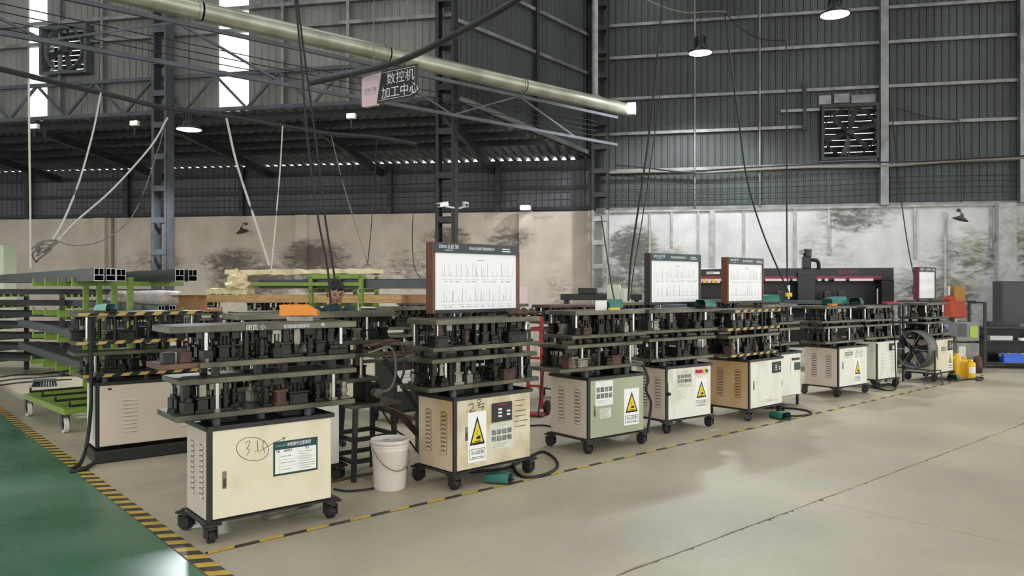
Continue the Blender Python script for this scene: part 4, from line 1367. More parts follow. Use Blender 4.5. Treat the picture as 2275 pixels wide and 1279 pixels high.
# machine 6
s_ = MB().cbox(0.40, 0.63, FR - 0.012, FR, 0.46, 0.59, .003).obj('screen_panel', M['white'], m6)
MB().box(0.47, 0.62, FR - 0.014, FR - 0.012, 0.475, 0.58).obj('screen', M['teal_dark'], s_)
MB().cbox(0.43, 0.60, FR - 0.02, FR, 0.61, 0.64, .004).obj('pull_handle', M['die_rust'], m6)
# machine 7
handle_slot(m7, 0.12, 0.45)
photo_sheet(m7, 0.28, 0.61, 0.24, 0.12, 'white_panel').location.y = FR
warning_sign(m7, 0.52, 0.36, 0.19, 0.36).location.y = FR
strokes(m7, [[(0.46, 0.62), (0.50, 0.65), (0.49, 0.61), (0.46, 0.57), (0.51, 0.57)], [(0.55, 0.60), (0.57, 0.62), (0.55, 0.62), (0.57, 0.60)], [(0.61, 0.63), (0.65, 0.64), (0.62, 0.60), (0.65, 0.57), (0.61, 0.56)], [(0.60, 0.55), (0.61, 0.50), (0.64, 0.46)]], FR - 0.0012, 0.004, M['ink_grey'])
# machine 8
s_ = MB().cbox(0.36, 0.50, FR - 0.03, FR, 0.585, 0.69, .004).obj('meter_box', M['black'], m8)
MB().box(0.40, 0.47, FR - 0.032, FR - 0.03, 0.60, 0.66).obj('meter_face', M['paper'], s_)
# machine 9
handle_slot(m9, 0.09, 0.42)
photo_sheet(m9, 0.32, 0.53, 0.22, 0.15, 'cream').location.y = FR
control_panel(m9, 0.58, 0.585, 0.18, 0.17).location.y = FR
warning_sign(m9, 0.58, 0.34, 0.15, 0.33).location.y = FR
# machine 0
MB().box(0.10, 0.13, FR - 0.002, FR, 0.655, 0.672).obj('latch_hole', M['ink'], m0)
for q in range(14):
    MB().cyl((0.0, 0.10, 0.22 + q * 0.026), (-0.004, 0.10, 0.22 + q * 0.026), 0.008, n=8).obj('cable_hole', M['hose_grey'], m0)
# chalk marks on the nearest machine's top plate
lettering('闭页 小', 0.040, m1, (0.33, 0.058, 1.328), M['white'], name='paint_mark')
lettering('45', 0.036, m1, (0.80, 0.058, 1.332), M['white'], name='paint_mark')
put_text_rows(m1, 0.52, 0.72, 1.315, 1.345, 1, 0.0585, M['ink_pale'], RND, .012, name='paint_mark')
# rusty wing plate on the left of the nearest machine
wp = MB().cbox(-0.25, 0.0, 0.10, 0.40, 1.085, 1.12, .004).obj('wing_plate', M['plate_rust'], m1)
for q in range(2):
    MB().cbox(-0.22 + q * .1, -0.15 + q * .1, 0.13, 0.21, 1.12, 1.19, .004).obj('clamp_block', M['die' if q == 0 else 'die_rust'], m1)

# ================================================================== BAR TROLLEY AND BARS
def bar_mesh(w, h, L, m_out=None, m_end=None, lie='y'):
    """hollow window profile, open chambers at both ends"""
    mb = MB(); t_ = 0.006
    for x0, x1, z0, z1 in ((0, w, 0, t_), (0, w, h - t_, h), (0, t_, t_, h - t_), (w - t_, w, t_, h - t_), (t_, w - t_, h * .44, h * .44 + t_), (w * .5 - t_ / 2, w * .5 + t_ / 2, h * .44 + t_, h - t_)):
        mb.box(x0, x1, 0, L, z0, z1, 0)
        mb.add([(x0, -0.0008, z0), (x1, -0.0008, z0), (x1, -0.0008, z1), (x0, -0.0008, z1)], [(0, 1, 2, 3)], 1)
    mb.box(-0.004, 0.0, 0, L, h * .30, h * .36, 0).box(w, w + 0.004, 0, L, h * .30, h * .36, 0)
    return mb.mesh('aluminium_bar', [m_out or M['alu'], m_end or M['alu_pale']])


TR = AB(1.80, 9.44)
tro = thing('bar_trolley', 'lime green cantilever trolley on casters at the edge of the green aisle', 'trolley', (TR.x, TR.y, 0), UA + R(4))
TB = 1.62; TA = 1.30; CA = 0.65
for x in (0.0, TA):
    MB().cbox(x - .03, x + .03, -0.03, TB + .03, 0.20, 0.27, .004).obj('base_rail', M['rack_green'], tro)
for k in range(4):
    y = k * TB / 3
    MB().cbox(0.03, TA - .03, y - .03, y + .03, 0.21, 0.28, .004).obj('cross_bar', M['rack_green'], tro)
    MB().box(0.02, TA - .02, y - .025, y + .025, 0.28, 0.302).obj('rubber_pad', M['rubber'], tro)
    MB().cbox(CA - .03, CA + .03, y - .03, y + .03, 0.28, 1.70, .004).obj('post', M['rack_green'], tro)
    MB().cyl((0.03, y, 0.28), (0.03, y, 0.34), 0.012, n=8).obj('end_stop', M['rubber'], tro)
    for z in (0.66, 0.98, 1.27, 1.625):
        for s in (-1, 1):
            xe = CA + s * (0.60 if z > 0.9 else 0.62)
            MB().bar((CA + s * .03, y, z), (xe, y, z), .04, .05).obj('arm', M['rack_green'], tro)
            MB().cyl((xe - s * .01, y, z + .02), (xe - s * .01, y, z + .075), 0.012, n=8).obj('end_stop', M['rack_green'], tro)
for (x, y) in ((0.0, 0.05), (0.0, TB - .05), (TA, .05), (TA, TB - .05)):
    c = MB().box(x - .04, x + .04, y - .04, y + .04, 0.185, 0.20).box(x - .036, x - .028, y - .03, y + .05, 0.075, 0.185).box(x + .028, x + .036, y - .03, y + .05, 0.075, 0.185).obj('caster', M['black'], tro)
    MB().cyl((x - .022, y + .01, .085), (x + .022, y + .01, .085), .085, n=20, mi=0).cyl((x - .028, y + .01, .085), (x + .028, y + .01, .085), .055, n=14, mi=1).obj('wheel', [M['bucket'], M['black']], c)

BARW = bar_mesh(0.095, 0.13, 7.0)
BARS = bar_mesh(0.07, 0.09, 4.2)
n_ = 0
for x, y0, z, me, lab in (
        (0.08, -0.85, 1.651, BARW, 'dark grey aluminium bar on the top arms of the green trolley, outermost over the aisle'),
        (0.20, -0.80, 1.651, BARW, 'dark grey aluminium bar on the top arms of the green trolley, second from the aisle'),
        (0.36, -0.55, 1.651, BARW, 'dark grey bar on the top trolley arms, aisle side, next to the posts'),
        (0.85, -0.90, 1.651, BARW, 'dark grey bar on the top trolley arms, inner side, next to the posts'),
        (1.02, -0.80, 1.651, BARW, 'dark grey aluminium bar on the top arms of the green trolley, far inner side'),
        (0.75, -0.65, 1.296, BARS, 'dark grey aluminium bar on the second-highest trolley arms, beside the posts'),
        (0.88, -0.60, 1.296, BARS, 'dark grey aluminium bar on the second-highest trolley arms, inner side'),
        (0.12, -0.20, 1.006, BARS, 'dark grey aluminium bar on the middle trolley arms, aisle side'),
        (0.80, -0.30, 1.006, BARS, 'dark grey aluminium bar on the middle trolley arms, inner side'),
        (0.10, -0.40, 0.686, BARS, 'dark grey aluminium bar on the lowest trolley arms, outermost over the aisle'),
        (0.20, -0.36, 0.686, BARS, 'dark grey aluminium bar on the lowest trolley arms, second from the aisle'),
        (0.30, -0.40, 0.686, BARS, 'dark grey aluminium bar on the lowest trolley arms, third from the aisle')):
    p = TR + UU * x + VV * y0
    tag(link('aluminium_bar', me, None, (p.x, p.y, z), UA), lab, 'bar', 'bars on the green trolley')

# far rack of dark bars at the left
RX = at(95, 635, 14.6)
RX = at(95, 635, 13.6)
rk = thing('bar_rack', 'dark steel rack full of bars in the far left, beyond the green trolley', 'rack', (RX.x, RX.y, 0), ROT_C)
for x in (-2.6, -1.2, 0.4, 1.8):
    for y in (0.0, 0.9):
        MB().box(x - .03, x + .03, y - .03, y + .03, 0, 1.5).obj('upright', M['steel_dark'], rk)
    for z in (0.25, 0.45, 0.65, 0.85, 1.05, 1.25, 1.45):
        MB().box(x - .03, x + .03, -.03, .93, z - .05, z).obj('shelf_arm', M['rack_green'], rk)
me = MB().box(0, 4.6, 0, 0.10, 0, 0.09, 0).box(0, 4.6, 0.10, 0.104, 0.02, 0.035, 1).mesh('steel_bar', [M['steel_dark'], M['alu_pale']])
me2 = MB().box(0, 4.6, 0, 0.10, 0, 0.06, 0).mesh('steel_bar', [M['alu']])
names = ('lowest', 'second', 'third', 'fourth', 'fifth', 'sixth', 'top')
ORD = ('frontmost', 'second from front', 'middle', 'second from back', 'rearmost')
for zi, z in enumerate((0.25, 0.45, 0.65, 0.85, 1.05, 1.25, 1.45)):
    for k in range(5):
        p = RX + XC * (-2.7 + RND.uniform(-.15, .15)) + YC * (0.06 + k * 0.16)
        tag(link('stored_bar', me if (k + zi) % 3 else me2, None, (p.x, p.y, z), ROT_C), 'long bar on the %s level of the far left rack, %s' % (names[zi], ORD[k]), 'bar', 'bars on the %s level of the far rack' % names[zi])

# timber and film-wrapped bars in the middle distance
QX = at(745, 635, 10.6)
qr = thing('timber_rack', 'lime green frame rack behind the worker holding timber and wrapped bars', 'rack', (QX.x, QX.y, 0), ROT_C)
for x in (-0.36, 0.05, 0.38):
    MB().cbox(x - .025, x + .025, -.03, .03, 0, 1.74, .004).obj('post', M['rack_green'], qr)
    MB().cbox(x - .025, x + .025, .55, .61, 0, 1.74, .004).obj('post', M['rack_green'], qr)
    for z in (1.36, 1.56):
        MB().box(x - .02, x + .02, -.03, .61, z - .05, z).obj('bracket', M['rack_green'], qr)
MB().cbox(-.40, .42, -.03, .03, 1.70, 1.76, .004).obj('top_rail', M['rack_green'], qr)
MB().cbox(-1.25, .40, -.05, -.03, 1.60, 1.65, .004).obj('front_rail', M['rack_green'], qr)


def crinkle(mb, e):
    rr = random.Random(77)
    mb.v = [(x + rr.uniform(-e, e), y + rr.uniform(-e, e), z + rr.uniform(-e, e)) for x, y, z in mb.v]
    mb.sm = [False] * len(mb.sm)
    return mb


def long_item(name, label, cat, x0, x1, y0, y1, z0, z1, m, grp=None, ragged=False):
    p = QX + XC * x0 + YC * y0
    mb = MB()
    if ragged:
        n = 24; rr = random.Random(int(z0 * 100))
        rings = []
        for k in range(n + 1):
            x = (x1 - x0) * k / n; e = 0.012
            rings.append([(x, rr.uniform(-e, e), rr.uniform(-e, e)), (x, y1 - y0 + rr.uniform(-e, e), rr.uniform(-e, e)), (x, y1 - y0 + rr.uniform(-e, e), z1 - z0 + rr.uniform(-e, e)), (x, rr.uniform(-e, e), z1 - z0 + rr.uniform(-e, e))])
        vs = [v for r_ in rings for v in r_]
        F = [(k * 4 + j, k * 4 + (j + 1) % 4, k * 4 + 4 + (j + 1) % 4, k * 4 + 4 + j) for k in range(n) for j in range(4)]
        mb.add(vs, F); mb.add(rings[0], [(3, 2, 1, 0)]); mb.add(rings[-1], [(0, 1, 2, 3)])
    else:
        mb.cbox(0, x1 - x0, 0, y1 - y0, 0, z1 - z0, .004)
    return tag(mb.obj(name, m, None, (p.x, p.y, z0), ROT_C), label, cat, grp)


long_item('wrapped_bar', 'cream film-wrapped bar bundle lying highest on the timber rack', 'bar bundle', -1.75, 0.55, 0.1, 0.4, 1.765, 1.835, M['wrap'], ragged=True)
long_item('aluminium_bar', 'long dark bar on the upper level of the timber rack, front', 'bar', -1.2, 1.75, 0.06, 0.24, 1.565, 1.69, M['alu'])
long_item('aluminium_bar', 'long dark bar on the upper level of the timber rack, rear', 'bar', -0.6, 1.75, 0.28, 0.46, 1.565, 1.70, M['alu'])
long_item('timber_plank', 'pale timber plank on the lower level of the timber rack, front', 'plank', -2.0, 0.95, 0.02, 0.20, 1.365, 1.475, M['wood'])
long_item('timber_plank', 'brown timber plank behind the pale one on the timber rack', 'plank', -0.4, 1.55, 0.25, 0.42, 1.365, 1.48, M['card'])
long_item('film_bundle', 'crumpled cream packing film on the timber plank end', 'film', -2.0, -1.35, 0.03, 0.22, 1.48, 1.56, M['wrap'], ragged=True)
p = QX + XC * -1.55 + YC * .1
tag(crinkle(MB().lathe([(.004, -.02), (.16, 0), (.20, .05), (.12, .10), (.13, .16), (.06, .24), (.004, .27)], n=16), .028).obj('crumpled_film', M['wrap'], None, (p.x, p.y, 1.57), 0), 'heap of crumpled cream packing film at the plank end', 'film')
p = QX + XC * -2.95
tb = thing('packing_table', 'low wooden packing bench under crinkled clear film rolls beside the trolley', 'bench', (p.x, p.y, 0), ROT_C)
MB().cbox(-.75, .85, 0, .6, 1.22, 1.27, .004).obj('bench_top', M['card'], tb)
for x in (-.68, .78):
    for y in (.05, .55):
        MB().box(x - .03, x + .03, y - .03, y + .03, 0, 1.22).obj('leg', M['steel_dark'], tb)
p = QX + XC * -3.6 + YC * .1
tag(MB().lathe([(0.001, 0), (.10, .0), (.13, .02), (.125, .4), (.135, .8), (.12, 1.1), (.10, 1.16), (.001, 1.16)], n=18, M=Matrix.Rotation(R(90), 4, 'Y')).obj('film_roll', M['film'], None, (p.x, p.y, 1.405), ROT_C), 'crinkled clear film roll lying on the packing bench', 'film roll')
p = QX + XC * -2.35 + YC * .15
for k, (dx, z, w, m_, lab) in enumerate(((0, 1.27, .32, 'card', 'open brown cardboard box on the packing bench'), (-.75, 1.27, .0, 'film', ''))):
    if w:
        q_ = p + XC * dx
        b_ = thing('cardboard_box', lab, 'box', (q_.x, q_.y, z), ROT_C)
        MB().box(-.2, .2, -.13, -.122, 0, .2).box(-.2, .2, .122, .13, 0, .2).box(-.2, -.192, -.122, .122, 0, .2).box(.192, .2, -.122, .122, 0, .2).box(-.19, .19, -.12, .12, 0, .006).obj('carton', M['card'], b_)
        MB().box(-.2, .2, -.22, -.13, .195, .201).obj('flap', M['card'], b_); MB().box(.2, .31, -.12, .12, .195, .201).obj('flap', M['card'], b_)

# ================================================================== THE WORKER
PP = AB(3.62, 6.92)


def build_person(loc, rot):
    # skeleton: (x, y, z, radius); the figure faces -y, bending over the machine
    J = dict(pel=(0, 0, .92, .135), waist=(0, -.03, 1.06, .125), chest=(0, -.10, 1.24, .145), neck0=(0, -.16, 1.40, .085), neck1=(0, -.20, 1.455, .058),
             shl=(-.185, -.13, 1.375, .078), shr=(.185, -.13, 1.375, .078), ell=(-.23, -.20, 1.10, .048), elr=(.23, -.20, 1.10, .048), wrl=(-.16, -.40, 1.05, .033), wrr=(.16, -.40, 1.05, .033),
             pal=(-.145, -.47, 1.05, .030), par=(.145, -.47, 1.05, .030), hil=(-.09, 0, .86, .095), hir=(.09, 0, .86, .095), knl=(-.10, -.03, .49, .062), knr=(.10, -.02, .49, .062),
             anl=(-.10, .02, .09, .042), anr=(.10, .02, .09, .042), tol=(-.10, -.15, .04, .038), tor=(.10, -.15, .04, .038))
    E_ = [('pel', 'waist'), ('waist', 'chest'), ('chest', 'neck0'), ('neck0', 'neck1'), ('chest', 'shl'), ('chest', 'shr'), ('shl', 'ell'), ('shr', 'elr'), ('ell', 'wrl'), ('elr', 'wrr'), ('wrl', 'pal'), ('wrr', 'par'),
          ('pel', 'hil'), ('pel', 'hir'), ('hil', 'knl'), ('hir', 'knr'), ('knl', 'anl'), ('knr', 'anr'), ('anl', 'tol'), ('anr', 'tor')]
    for s, pk in ((-1, 'pal'), (1, 'par')):
        px_, py_, pz_, _ = J[pk]
        for f, (ox, ln) in enumerate(((-.026, .060), (-.009, .072), (.009, .068), (.026, .054))):
            a, b_, c = 'f%d%d0' % (s, f), 'f%d%d1' % (s, f), 'f%d%d2' % (s, f)
            J[a] = (px_ + ox, py_ - .035, pz_ - .004, .0095); J[b_] = (px_ + ox * 1.1, py_ - .035 - ln * .55, pz_ - .012, .009); J[c] = (px_ + ox * 1.1, py_ - .035 - ln * .85, pz_ - .035, .008)
            E_ += [(pk, a), (a, b_), (b_, c)]
        a, b_ = 't%d0' % s, 't%d1' % s
        J[a] = (px_ - s * .034, py_ - .01, pz_ - .01, .011); J[b_] = (px_ - s * .044, py_ - .05, pz_ - .022, .0095)
        E_ += [(pk, a), (a, b_)]
    keys = list(J)
    me = bpy.data.meshes.new('person')
    me.from_pydata([J[k][:3] for k in keys], [(keys.index(a), keys.index(b_)) for a, b_ in E_], [])
    o = bpy.data.objects.new('person_tmp', me); COL.objects.link(o)
    md = o.modifiers.new('skin', 'SKIN'); md.use_smooth_shade = True
    for i, k in enumerate(keys):
        r_ = J[k][3]
        sv = me.skin_vertices[0].data[i]; sv.radius = (r_, r_ * (.75 if k in ('chest', 'waist', 'pel') else 1)); sv.use_root = (k == 'pel')
    o.modifiers.new('sub', 'SUBSURF').levels = 2
    dg = bpy.context.evaluated_depsgraph_get()
    bm = bmesh.new(); bm.from_mesh(bpy.data.meshes.new_from_object(o.evaluated_get(dg)))
    bpy.data.objects.remove(o)
    for f in bm.faces:
        c = f.calc_center_median()
        f.material_index = 2 if c.z < .93 else 1
        if (c.z > 1.425 and abs(c.x) < .09) or (c.y < -.36 and .9 < c.z < 1.2):
            f.material_index = 0
        if c.z < .075:
            f.material_index = 3
        f.smooth = True
    # head, bowed forward
    Mh = Matrix.Translation((0, -.235, 1.535)) @ Matrix.Rotation(R(20), 4, 'X')
    r0 = bmesh.ops.create_uvsphere(bm, u_segments=32, v_segments=24, radius=1.0)
    for v in r0['verts']:
        x, y, z = v.co
        sx, sy, sz = .074, .092, .115
        nx, ny, nz = x * sx, y * sy, z * sz
        if z < 0:
            k_ = 1 + .22 * z; nx *= k_
            ny = ny * (1 + .10 * z) if y > 0 else ny * (1 + .02 * z)
        if y < -.2:                                            # face front
            ny += .010 * math.exp(-((z - .02) / .14) ** 2) * math.exp(-((abs(x) - .38) / .16) ** 2)      # eye hollows
            ny -= .024 * math.exp(-((z + .20) / .15) ** 2) * math.exp(-(x / .13) ** 2)                   # nose
            ny -= .010 * math.exp(-((z - .06) / .20) ** 2) * math.exp(-(x / .10) ** 2)                   # nose bridge
            ny -= .007 * math.exp(-((z + .47) / .06) ** 2) * math.exp(-(x / .24) ** 2)                   # lips
            ny -= .010 * math.exp(-((z + .75) / .12) ** 2) * math.exp(-(x / .28) ** 2)                   # chin
            ny -= .006 * math.exp(-((z - .20) / .07) ** 2) * math.exp(-((abs(x) - .35) / .25) ** 2)      # brows
        if abs(x) > .93 and -.45 < z < .25:
            nx *= 1.10                                         # ears
        v.co = Mh @ Vector((nx, ny, nz))
    for v in r0['verts']:
        for f in v.link_faces:
            f.material_index = 0; f.smooth = True
    me2 = bpy.data.meshes.new('person'); bm.to_mesh(me2); bm.free()
    for k in ('skin', 'shirt', 'trousers', 'black'):
        me2.materials.append(M[k])
    per = tag(link('person', me2, None, loc, rot), 'worker with black hair and dark teal shirt, looking down behind the nearest machine', 'person')
    # short hair: close cap, jagged fringe, cut above the ears and down to the nape
    bm = bmesh.new()
    bmesh.ops.create_uvsphere(bm, u_segments=48, v_segments=30, radius=1.0)
    rr = random.Random(5)
    kill = []
    for v in bm.verts:
        x, y, z = v.co
        if y < -.35:
            lim = .28 + .12 * sin(x * 21) + .06 * sin(x * 47)
        elif y < .10:
            lim = -.02
        else:
            lim = -.50
        if z < lim:
            kill.append(v)
        tuft = .03 * sin(x * 17 + z * 6) * sin(y * 13) + rr.uniform(-.012, .018)
        b_ = 1.03 + tuft + (.09 if z > .45 else 0)
        v.co = Mh @ Vector((x * .0785 * b_, y * .0965 * b_ + .002, z * .1195 * b_ + .002))
    bmesh.ops.delete(bm, geom=kill, context='VERTS')
    mh = bpy.data.meshes.new('hair'); bm.to_mesh(mh); bm.free(); mh.materials.append(M['hair'])
    link('hair', mh, per)
    for s in (-1, 1):
        MB().lathe([(.001, .004), (.009, .002), (.013, 0)], n=10, M=Mh @ Matrix.Translation((s * .029, -.0815, .004)) @ Matrix.Rotation(R(90), 4, 'X') @ Matrix.Diagonal((1.1, .35, 1, 1))).obj('eye', M['ink'], per)
        MB().bar(Mh @ Vector((s * .014, -.088, .022)), Mh @ Vector((s * .047, -.079, .024)), .006, .006).obj('eyebrow', M['hair'], per)
    MB().bar(Mh @ Vector((-.018, -.0915, -.052)), Mh @ Vector((.018, -.0915, -.052)), .004, .004).obj('mouth', M['maroon'], per)
    return per


build_person((PP.x, PP.y, 0), UA - R(14))

# ================================================================== AROUND THE NEAR MACHINES
# white bucket with lid and wire handle
p = ground(866, 1084)
bk = thing('bucket', 'white plastic bucket with lid on the floor between the two nearest machines', 'bucket', (p.x, p.y, 0))
MB().lathe([(.001, 0), (.118, 0), (.124, .01), (.140, .30), (.146, .31), (.146, .325), (.143, .33), (.150, .345), (.150, .362), (.143, .365)], n=32).obj('pail', M['bucket'], bk)
MB().lathe([(.143, .362), (.154, .362), (.156, .385), (.150, .395), (.140, .392), (.134, .384), (.001, .386)], n=32).obj('lid', M['bucket'], bk)
MB().tube(spline([(.152 * cos(th), -.152 * abs(sin(th)) - .0, .335 - .17 * abs(sin(th))) for th in [pi * k / 10 for k in range(11)]], 3), .004, 6).obj('wire_handle', M['die_pale'], bk).rotation_euler = (0, 0, R(38))
MB().box(-.05, .0, -.02, .0, .386, .3885).obj('lid_smear', M['ink_grey'], bk)

# dark tool stand to the right of the nearest machine
p = AB(3.40, 5.72)
ts = thing('tool_stand', 'dark steel tool stand with slanting struts behind the white bucket', 'stand', (p.x, p.y, 0), UA)
for x in (-.28, .12):
    for y in (-.16, .22):
        MB().bar((x, y, 0), (x * .9, y * .9, .62), .035, .035).obj('leg', M['steel_dark'], ts)
for z in (.16, .34):
    for y in (-.155, .215):
        MB().bar((-.28, y, z), (.12, y, z), .03, .035).obj('stretcher', M['steel_dark'], ts)
    MB().bar((-.28, -.16, z), (-.28, .22, z), .03, .03).obj('stretcher', M['steel_dark'], ts)
    MB().bar((.12, -.16, z), (.12, .22, z), .03, .03).obj('stretcher', M['steel_dark'], ts)
MB().cbox(-.32, .16, -.2, .26, .60, .63, .004).obj('stand_top', M['plate'], ts)
MB().bar((.10, -.1, .60), (.62, -.18, .02), .04, .05).obj('slanting_strut', M['die_rust'], ts)
MB().bar((.02, -.16, .98), (.66, -.24, .02), .03, .03).obj('slanting_strut', M['steel_dark'], ts)
MB().cbox(-.14, .0, -.12, .1, .63, .78, .006).obj('motor_block', M['die'], ts)
MB().cyl((-.07, -.13, .71), (-.07, -.2, .71), .04, n=14).obj('motor_cap', M['die_pale'], ts)
for k, (lab, mk, pts) in enumerate((
        ('brown hose looping down beside the tool stand, outer', 'hose_brown', [(-.1, -.1, 1.10), (.14, -.16, 1.13), (.20, -.18, .95), (.16, -.16, .78), (.02, -.1, .70)]),
        ('olive hose looping down beside the tool stand, inner', 'hose_grey', [(-.12, -.12, 1.04), (.06, -.18, 1.08), (.10, -.2, .9), (.06, -.18, .74), (-.04, -.1, .70)]),
        ('black hose hanging under the tool stand top', 'cord', [(.0, -.05, .62), (.10, -.16, .40), (.22, -.18, .30), (.30, -.22, .18), (.42, -.3, .012)]),
        ('thin brown hose trailing from the tool stand to the floor', 'hose_brown', [(-.05, -.1, .64), (.16, -.2, .52), (.5, -.2, .36), (.8, -.1, .28)]))):
    tag(MB().tube(spline(pts, 6), .011 if k < 2 else .008, 7).obj('hose', M[mk], None, (p.x, p.y, 0), UA), lab, 'hose')
q_ = AB(3.5, 6.1)
for k, z in enumerate((.90, .96, 1.04)):
    tag(MB().cbox(0, 1.05, 0, .05, 0, .03, .004).obj('steel_strip', M['plate_rust' if k % 2 else 'die_pale'], None, (q_.x, q_.y + .05 * k, z), UA - R(6)), 'steel strip spanning behind the white bucket, %s of three' % ('lowest', 'middle', 'highest')[k], 'bar', 'steel strips behind the bucket')
MBs = MB()
tag(MB().box(-.02, .02, -.02, .02, 0, 1.04).obj('strip_support', M['steel_dark'], None, (q_.x + .45, q_.y + .52, 0), UA), 'dark upright carrying the steel strips behind the bucket', 'support')

# orange bin and small items on top of the plates
p = AB(2.72, 5.15)


def tray_bin(label, loc, rot, mk, w=.16, d=.22, h=.085):
    b_ = thing('parts_bin', label, 'bin', loc, rot)
    mb = MB()
    mb.box(-w / 2, w / 2, -d / 2, d / 2, 0, .005).box(-w / 2, w / 2, d / 2 - .005, d / 2, .005, h)
    for s in (-1, 1):
        mb.prism([(-d / 2, .005), (d / 2 - .005, .005), (d / 2 - .005, h), (-d * .2, h), (-d / 2, h * .4)], s * w / 2 - .004 * (s > 0), s * w / 2 + .004 * (s < 0), M=Matrix.Rotation(R(90), 4, 'Z'))
    mb.box(-w / 2, w / 2, -d / 2, -d / 2 + .005, .005, h * .4)
    mb.obj('bin_shell', M[mk], b_)
    return b_


pm = Matrix.Rotation(m1.rotation_euler.z, 4, 'Z') @ Vector((.74, .30, 0))
bb = thing('parts_box', 'pale grey block under the orange bin on the nearest machine', 'box', (m1.location.x + pm.x, m1.location.y + pm.y, 1.35), m1.rotation_euler.z)
MB().cbox(-.075, .075, -.06, .06, 0, .04, .004).obj('block_body', M['die_pale'], bb)
tray_bin('orange plastic parts bin on top of the nearest machine', (m1.location.x + pm.x, m1.location.y + pm.y, 1.392), m1.rotation_euler.z + R(60), 'orange', .15, .26, .075)


def on(mach, x, y, z):
    v = Matrix.Rotation(mach.rotation_euler.z, 4, 'Z') @ Vector((x, y, 0))
    return Vector((mach.location.x + v.x, mach.location.y + v.y, z))


def pedal(label, loc, rot, scale=1.0, mk='teal', name='foot_pedal', group='teal foot pedals'):
    """foot switch: base, hooded shell and treadle"""
    t = thing(name, label, 'foot pedal', loc, rot, group)
    t.scale = (scale,) * 3
    MB().cbox(-.06, .06, -.10, .10, 0, .018, .004).obj('base', M['black'], t)
    mb = MB()
    pr = [(-.06, .018), (.06, .018), (.06, .05), (.045, .082), (-.045, .082), (-.06, .05)]
    n = len(pr)
    vs = [(x, .10, z * .8) for x, z in pr] + [(x, -.02, z) for x, z in pr] + [(x * .95, -.10, z) for x, z in pr]
    F = [(k, (k + 1) % n, n + (k + 1) % n, n + k) for k in range(n)] + [(n + k, n + (k + 1) % n, 2 * n + (k + 1) % n, 2 * n + k) for k in range(1, n)] + [tuple(range(n))[::-1]]
    mb.add(vs, F, 0, False)
    mb.add([(a * .96, b_, c * .96) for a, b_, c in vs], [f[::-1] for f in F], 0)
    mb.obj('hood', M[mk], t)
    MB().box(-.045, .045, -.12, .0, .024, .032).obj('treadle', M['black'], t)
    return t


pedal('teal foot pedal on top of the second-row machine by the green trolley', on(m0, .10, .10, 1.36), m0.rotation_euler.z + R(20), .95, 'teal_pale')
pedal('teal foot pedal on the sage green machine, left of the dark-framed whiteboard', on(m3, .62, .30, 1.36), m3.rotation_euler.z + R(100), 1.25)
pedal('teal foot pedal in front of the dark-framed whiteboard', on(m4, .74, .08, 1.345), m4.rotation_euler.z - R(80), 1.2)
pedal('teal foot pedal with yellow plug on the white half-hidden machine', on(m6, .18, .22, 1.36), m6.rotation_euler.z + R(70), 1.5)
pedal('teal foot pedal on the pink-sided machine, left of two', on(m7, .34, .25, 1.31), m7.rotation_euler.z + R(80), 1.6)
pedal('teal foot pedal on the pink-sided machine, right of two', on(m7, .60, .12, 1.31) + Vector((.06, 0, 0)), m7.rotation_euler.z - R(70), 1.4)
g_ = ground(1108, 1072); pedal('teal foot pedal on the floor under the grimy cream machine', (g_.x, g_.y, 0), UA + R(30), 1.0)
g_ = ground(1733, 930); pedal('teal foot pedal on the floor below the hazard-taped machine', (g_.x, g_.y, 0), UA - R(20), 1.15)
g_ = ground(2118, 844); pedal('teal foot pedal on the floor beside the yellow containers', (g_.x, g_.y, 0), UA - R(80), 1.3)

# odds and ends on the sage machine
tag(MB().cbox(0, .16, 0, .004, 0, .095, .001).obj('paper_card', M['paper'], None, on(m3, .30, .20, 1.36), m3.rotation_euler.z), 'small white card standing on the sage green machine', 'card')
tag(MB().cbox(0, .17, 0, .03, 0, .022, .003).obj('tape_measure_strip', M['yellow'], None, on(m3, .42, .11, 1.36), m3.rotation_euler.z + R(8)), 'yellow strip lying before the white card on the sage green machine', 'strip')
# oily rag bundle on machine 2
rg = random.Random(4); mb = MB()
prof = []
for k in range(15):
    x = k / 14 * .34; rr_ = .030 + .012 * sin(k * 1.7) + rg.uniform(-.005, .005)
    prof.append((max(.004, rr_ * (1 if 0 < k < 14 else .3)), x))
mb.lathe(prof, n=10, M=Matrix.Rotation(R(90), 4, 'Y'))
tag(mb.obj('oily_rag', M['die_rust'], None, on(m2, .68, .12, 1.372), m2.rotation_euler.z), 'rolled brown oily rag before the large whiteboard', 'rag')
tag(MB().cbox(0, .14, 0, .08, 0, .03, .003).obj('red_cap_box', M['orange'], None, on(m7, .12, .16, 1.31), m7.rotation_euler.z), 'small orange box on the pink-sided machine', 'box')
tag(MB().cbox(0, .30, 0, .12, 0, .035, .005).obj('red_case', M['red'], None, on(m9, -.62, .5, 1.30), m9.rotation_euler.z - R(20)), 'flat red case left of the narrow whiteboard', 'case')
p = on(m9, -.62, .5, 0)
tag(MB().box(-.05, .40, -.05, .2, 1.27, 1.30).box(-.03, 0, 0, .03, 0, 1.27).box(.34, .37, 0, .03, 0, 1.27).obj('side_table', M['steel_dark'], None, (p.x, p.y, 0), m9.rotation_euler.z - R(20)), 'thin dark stand under the flat red case', 'stand')
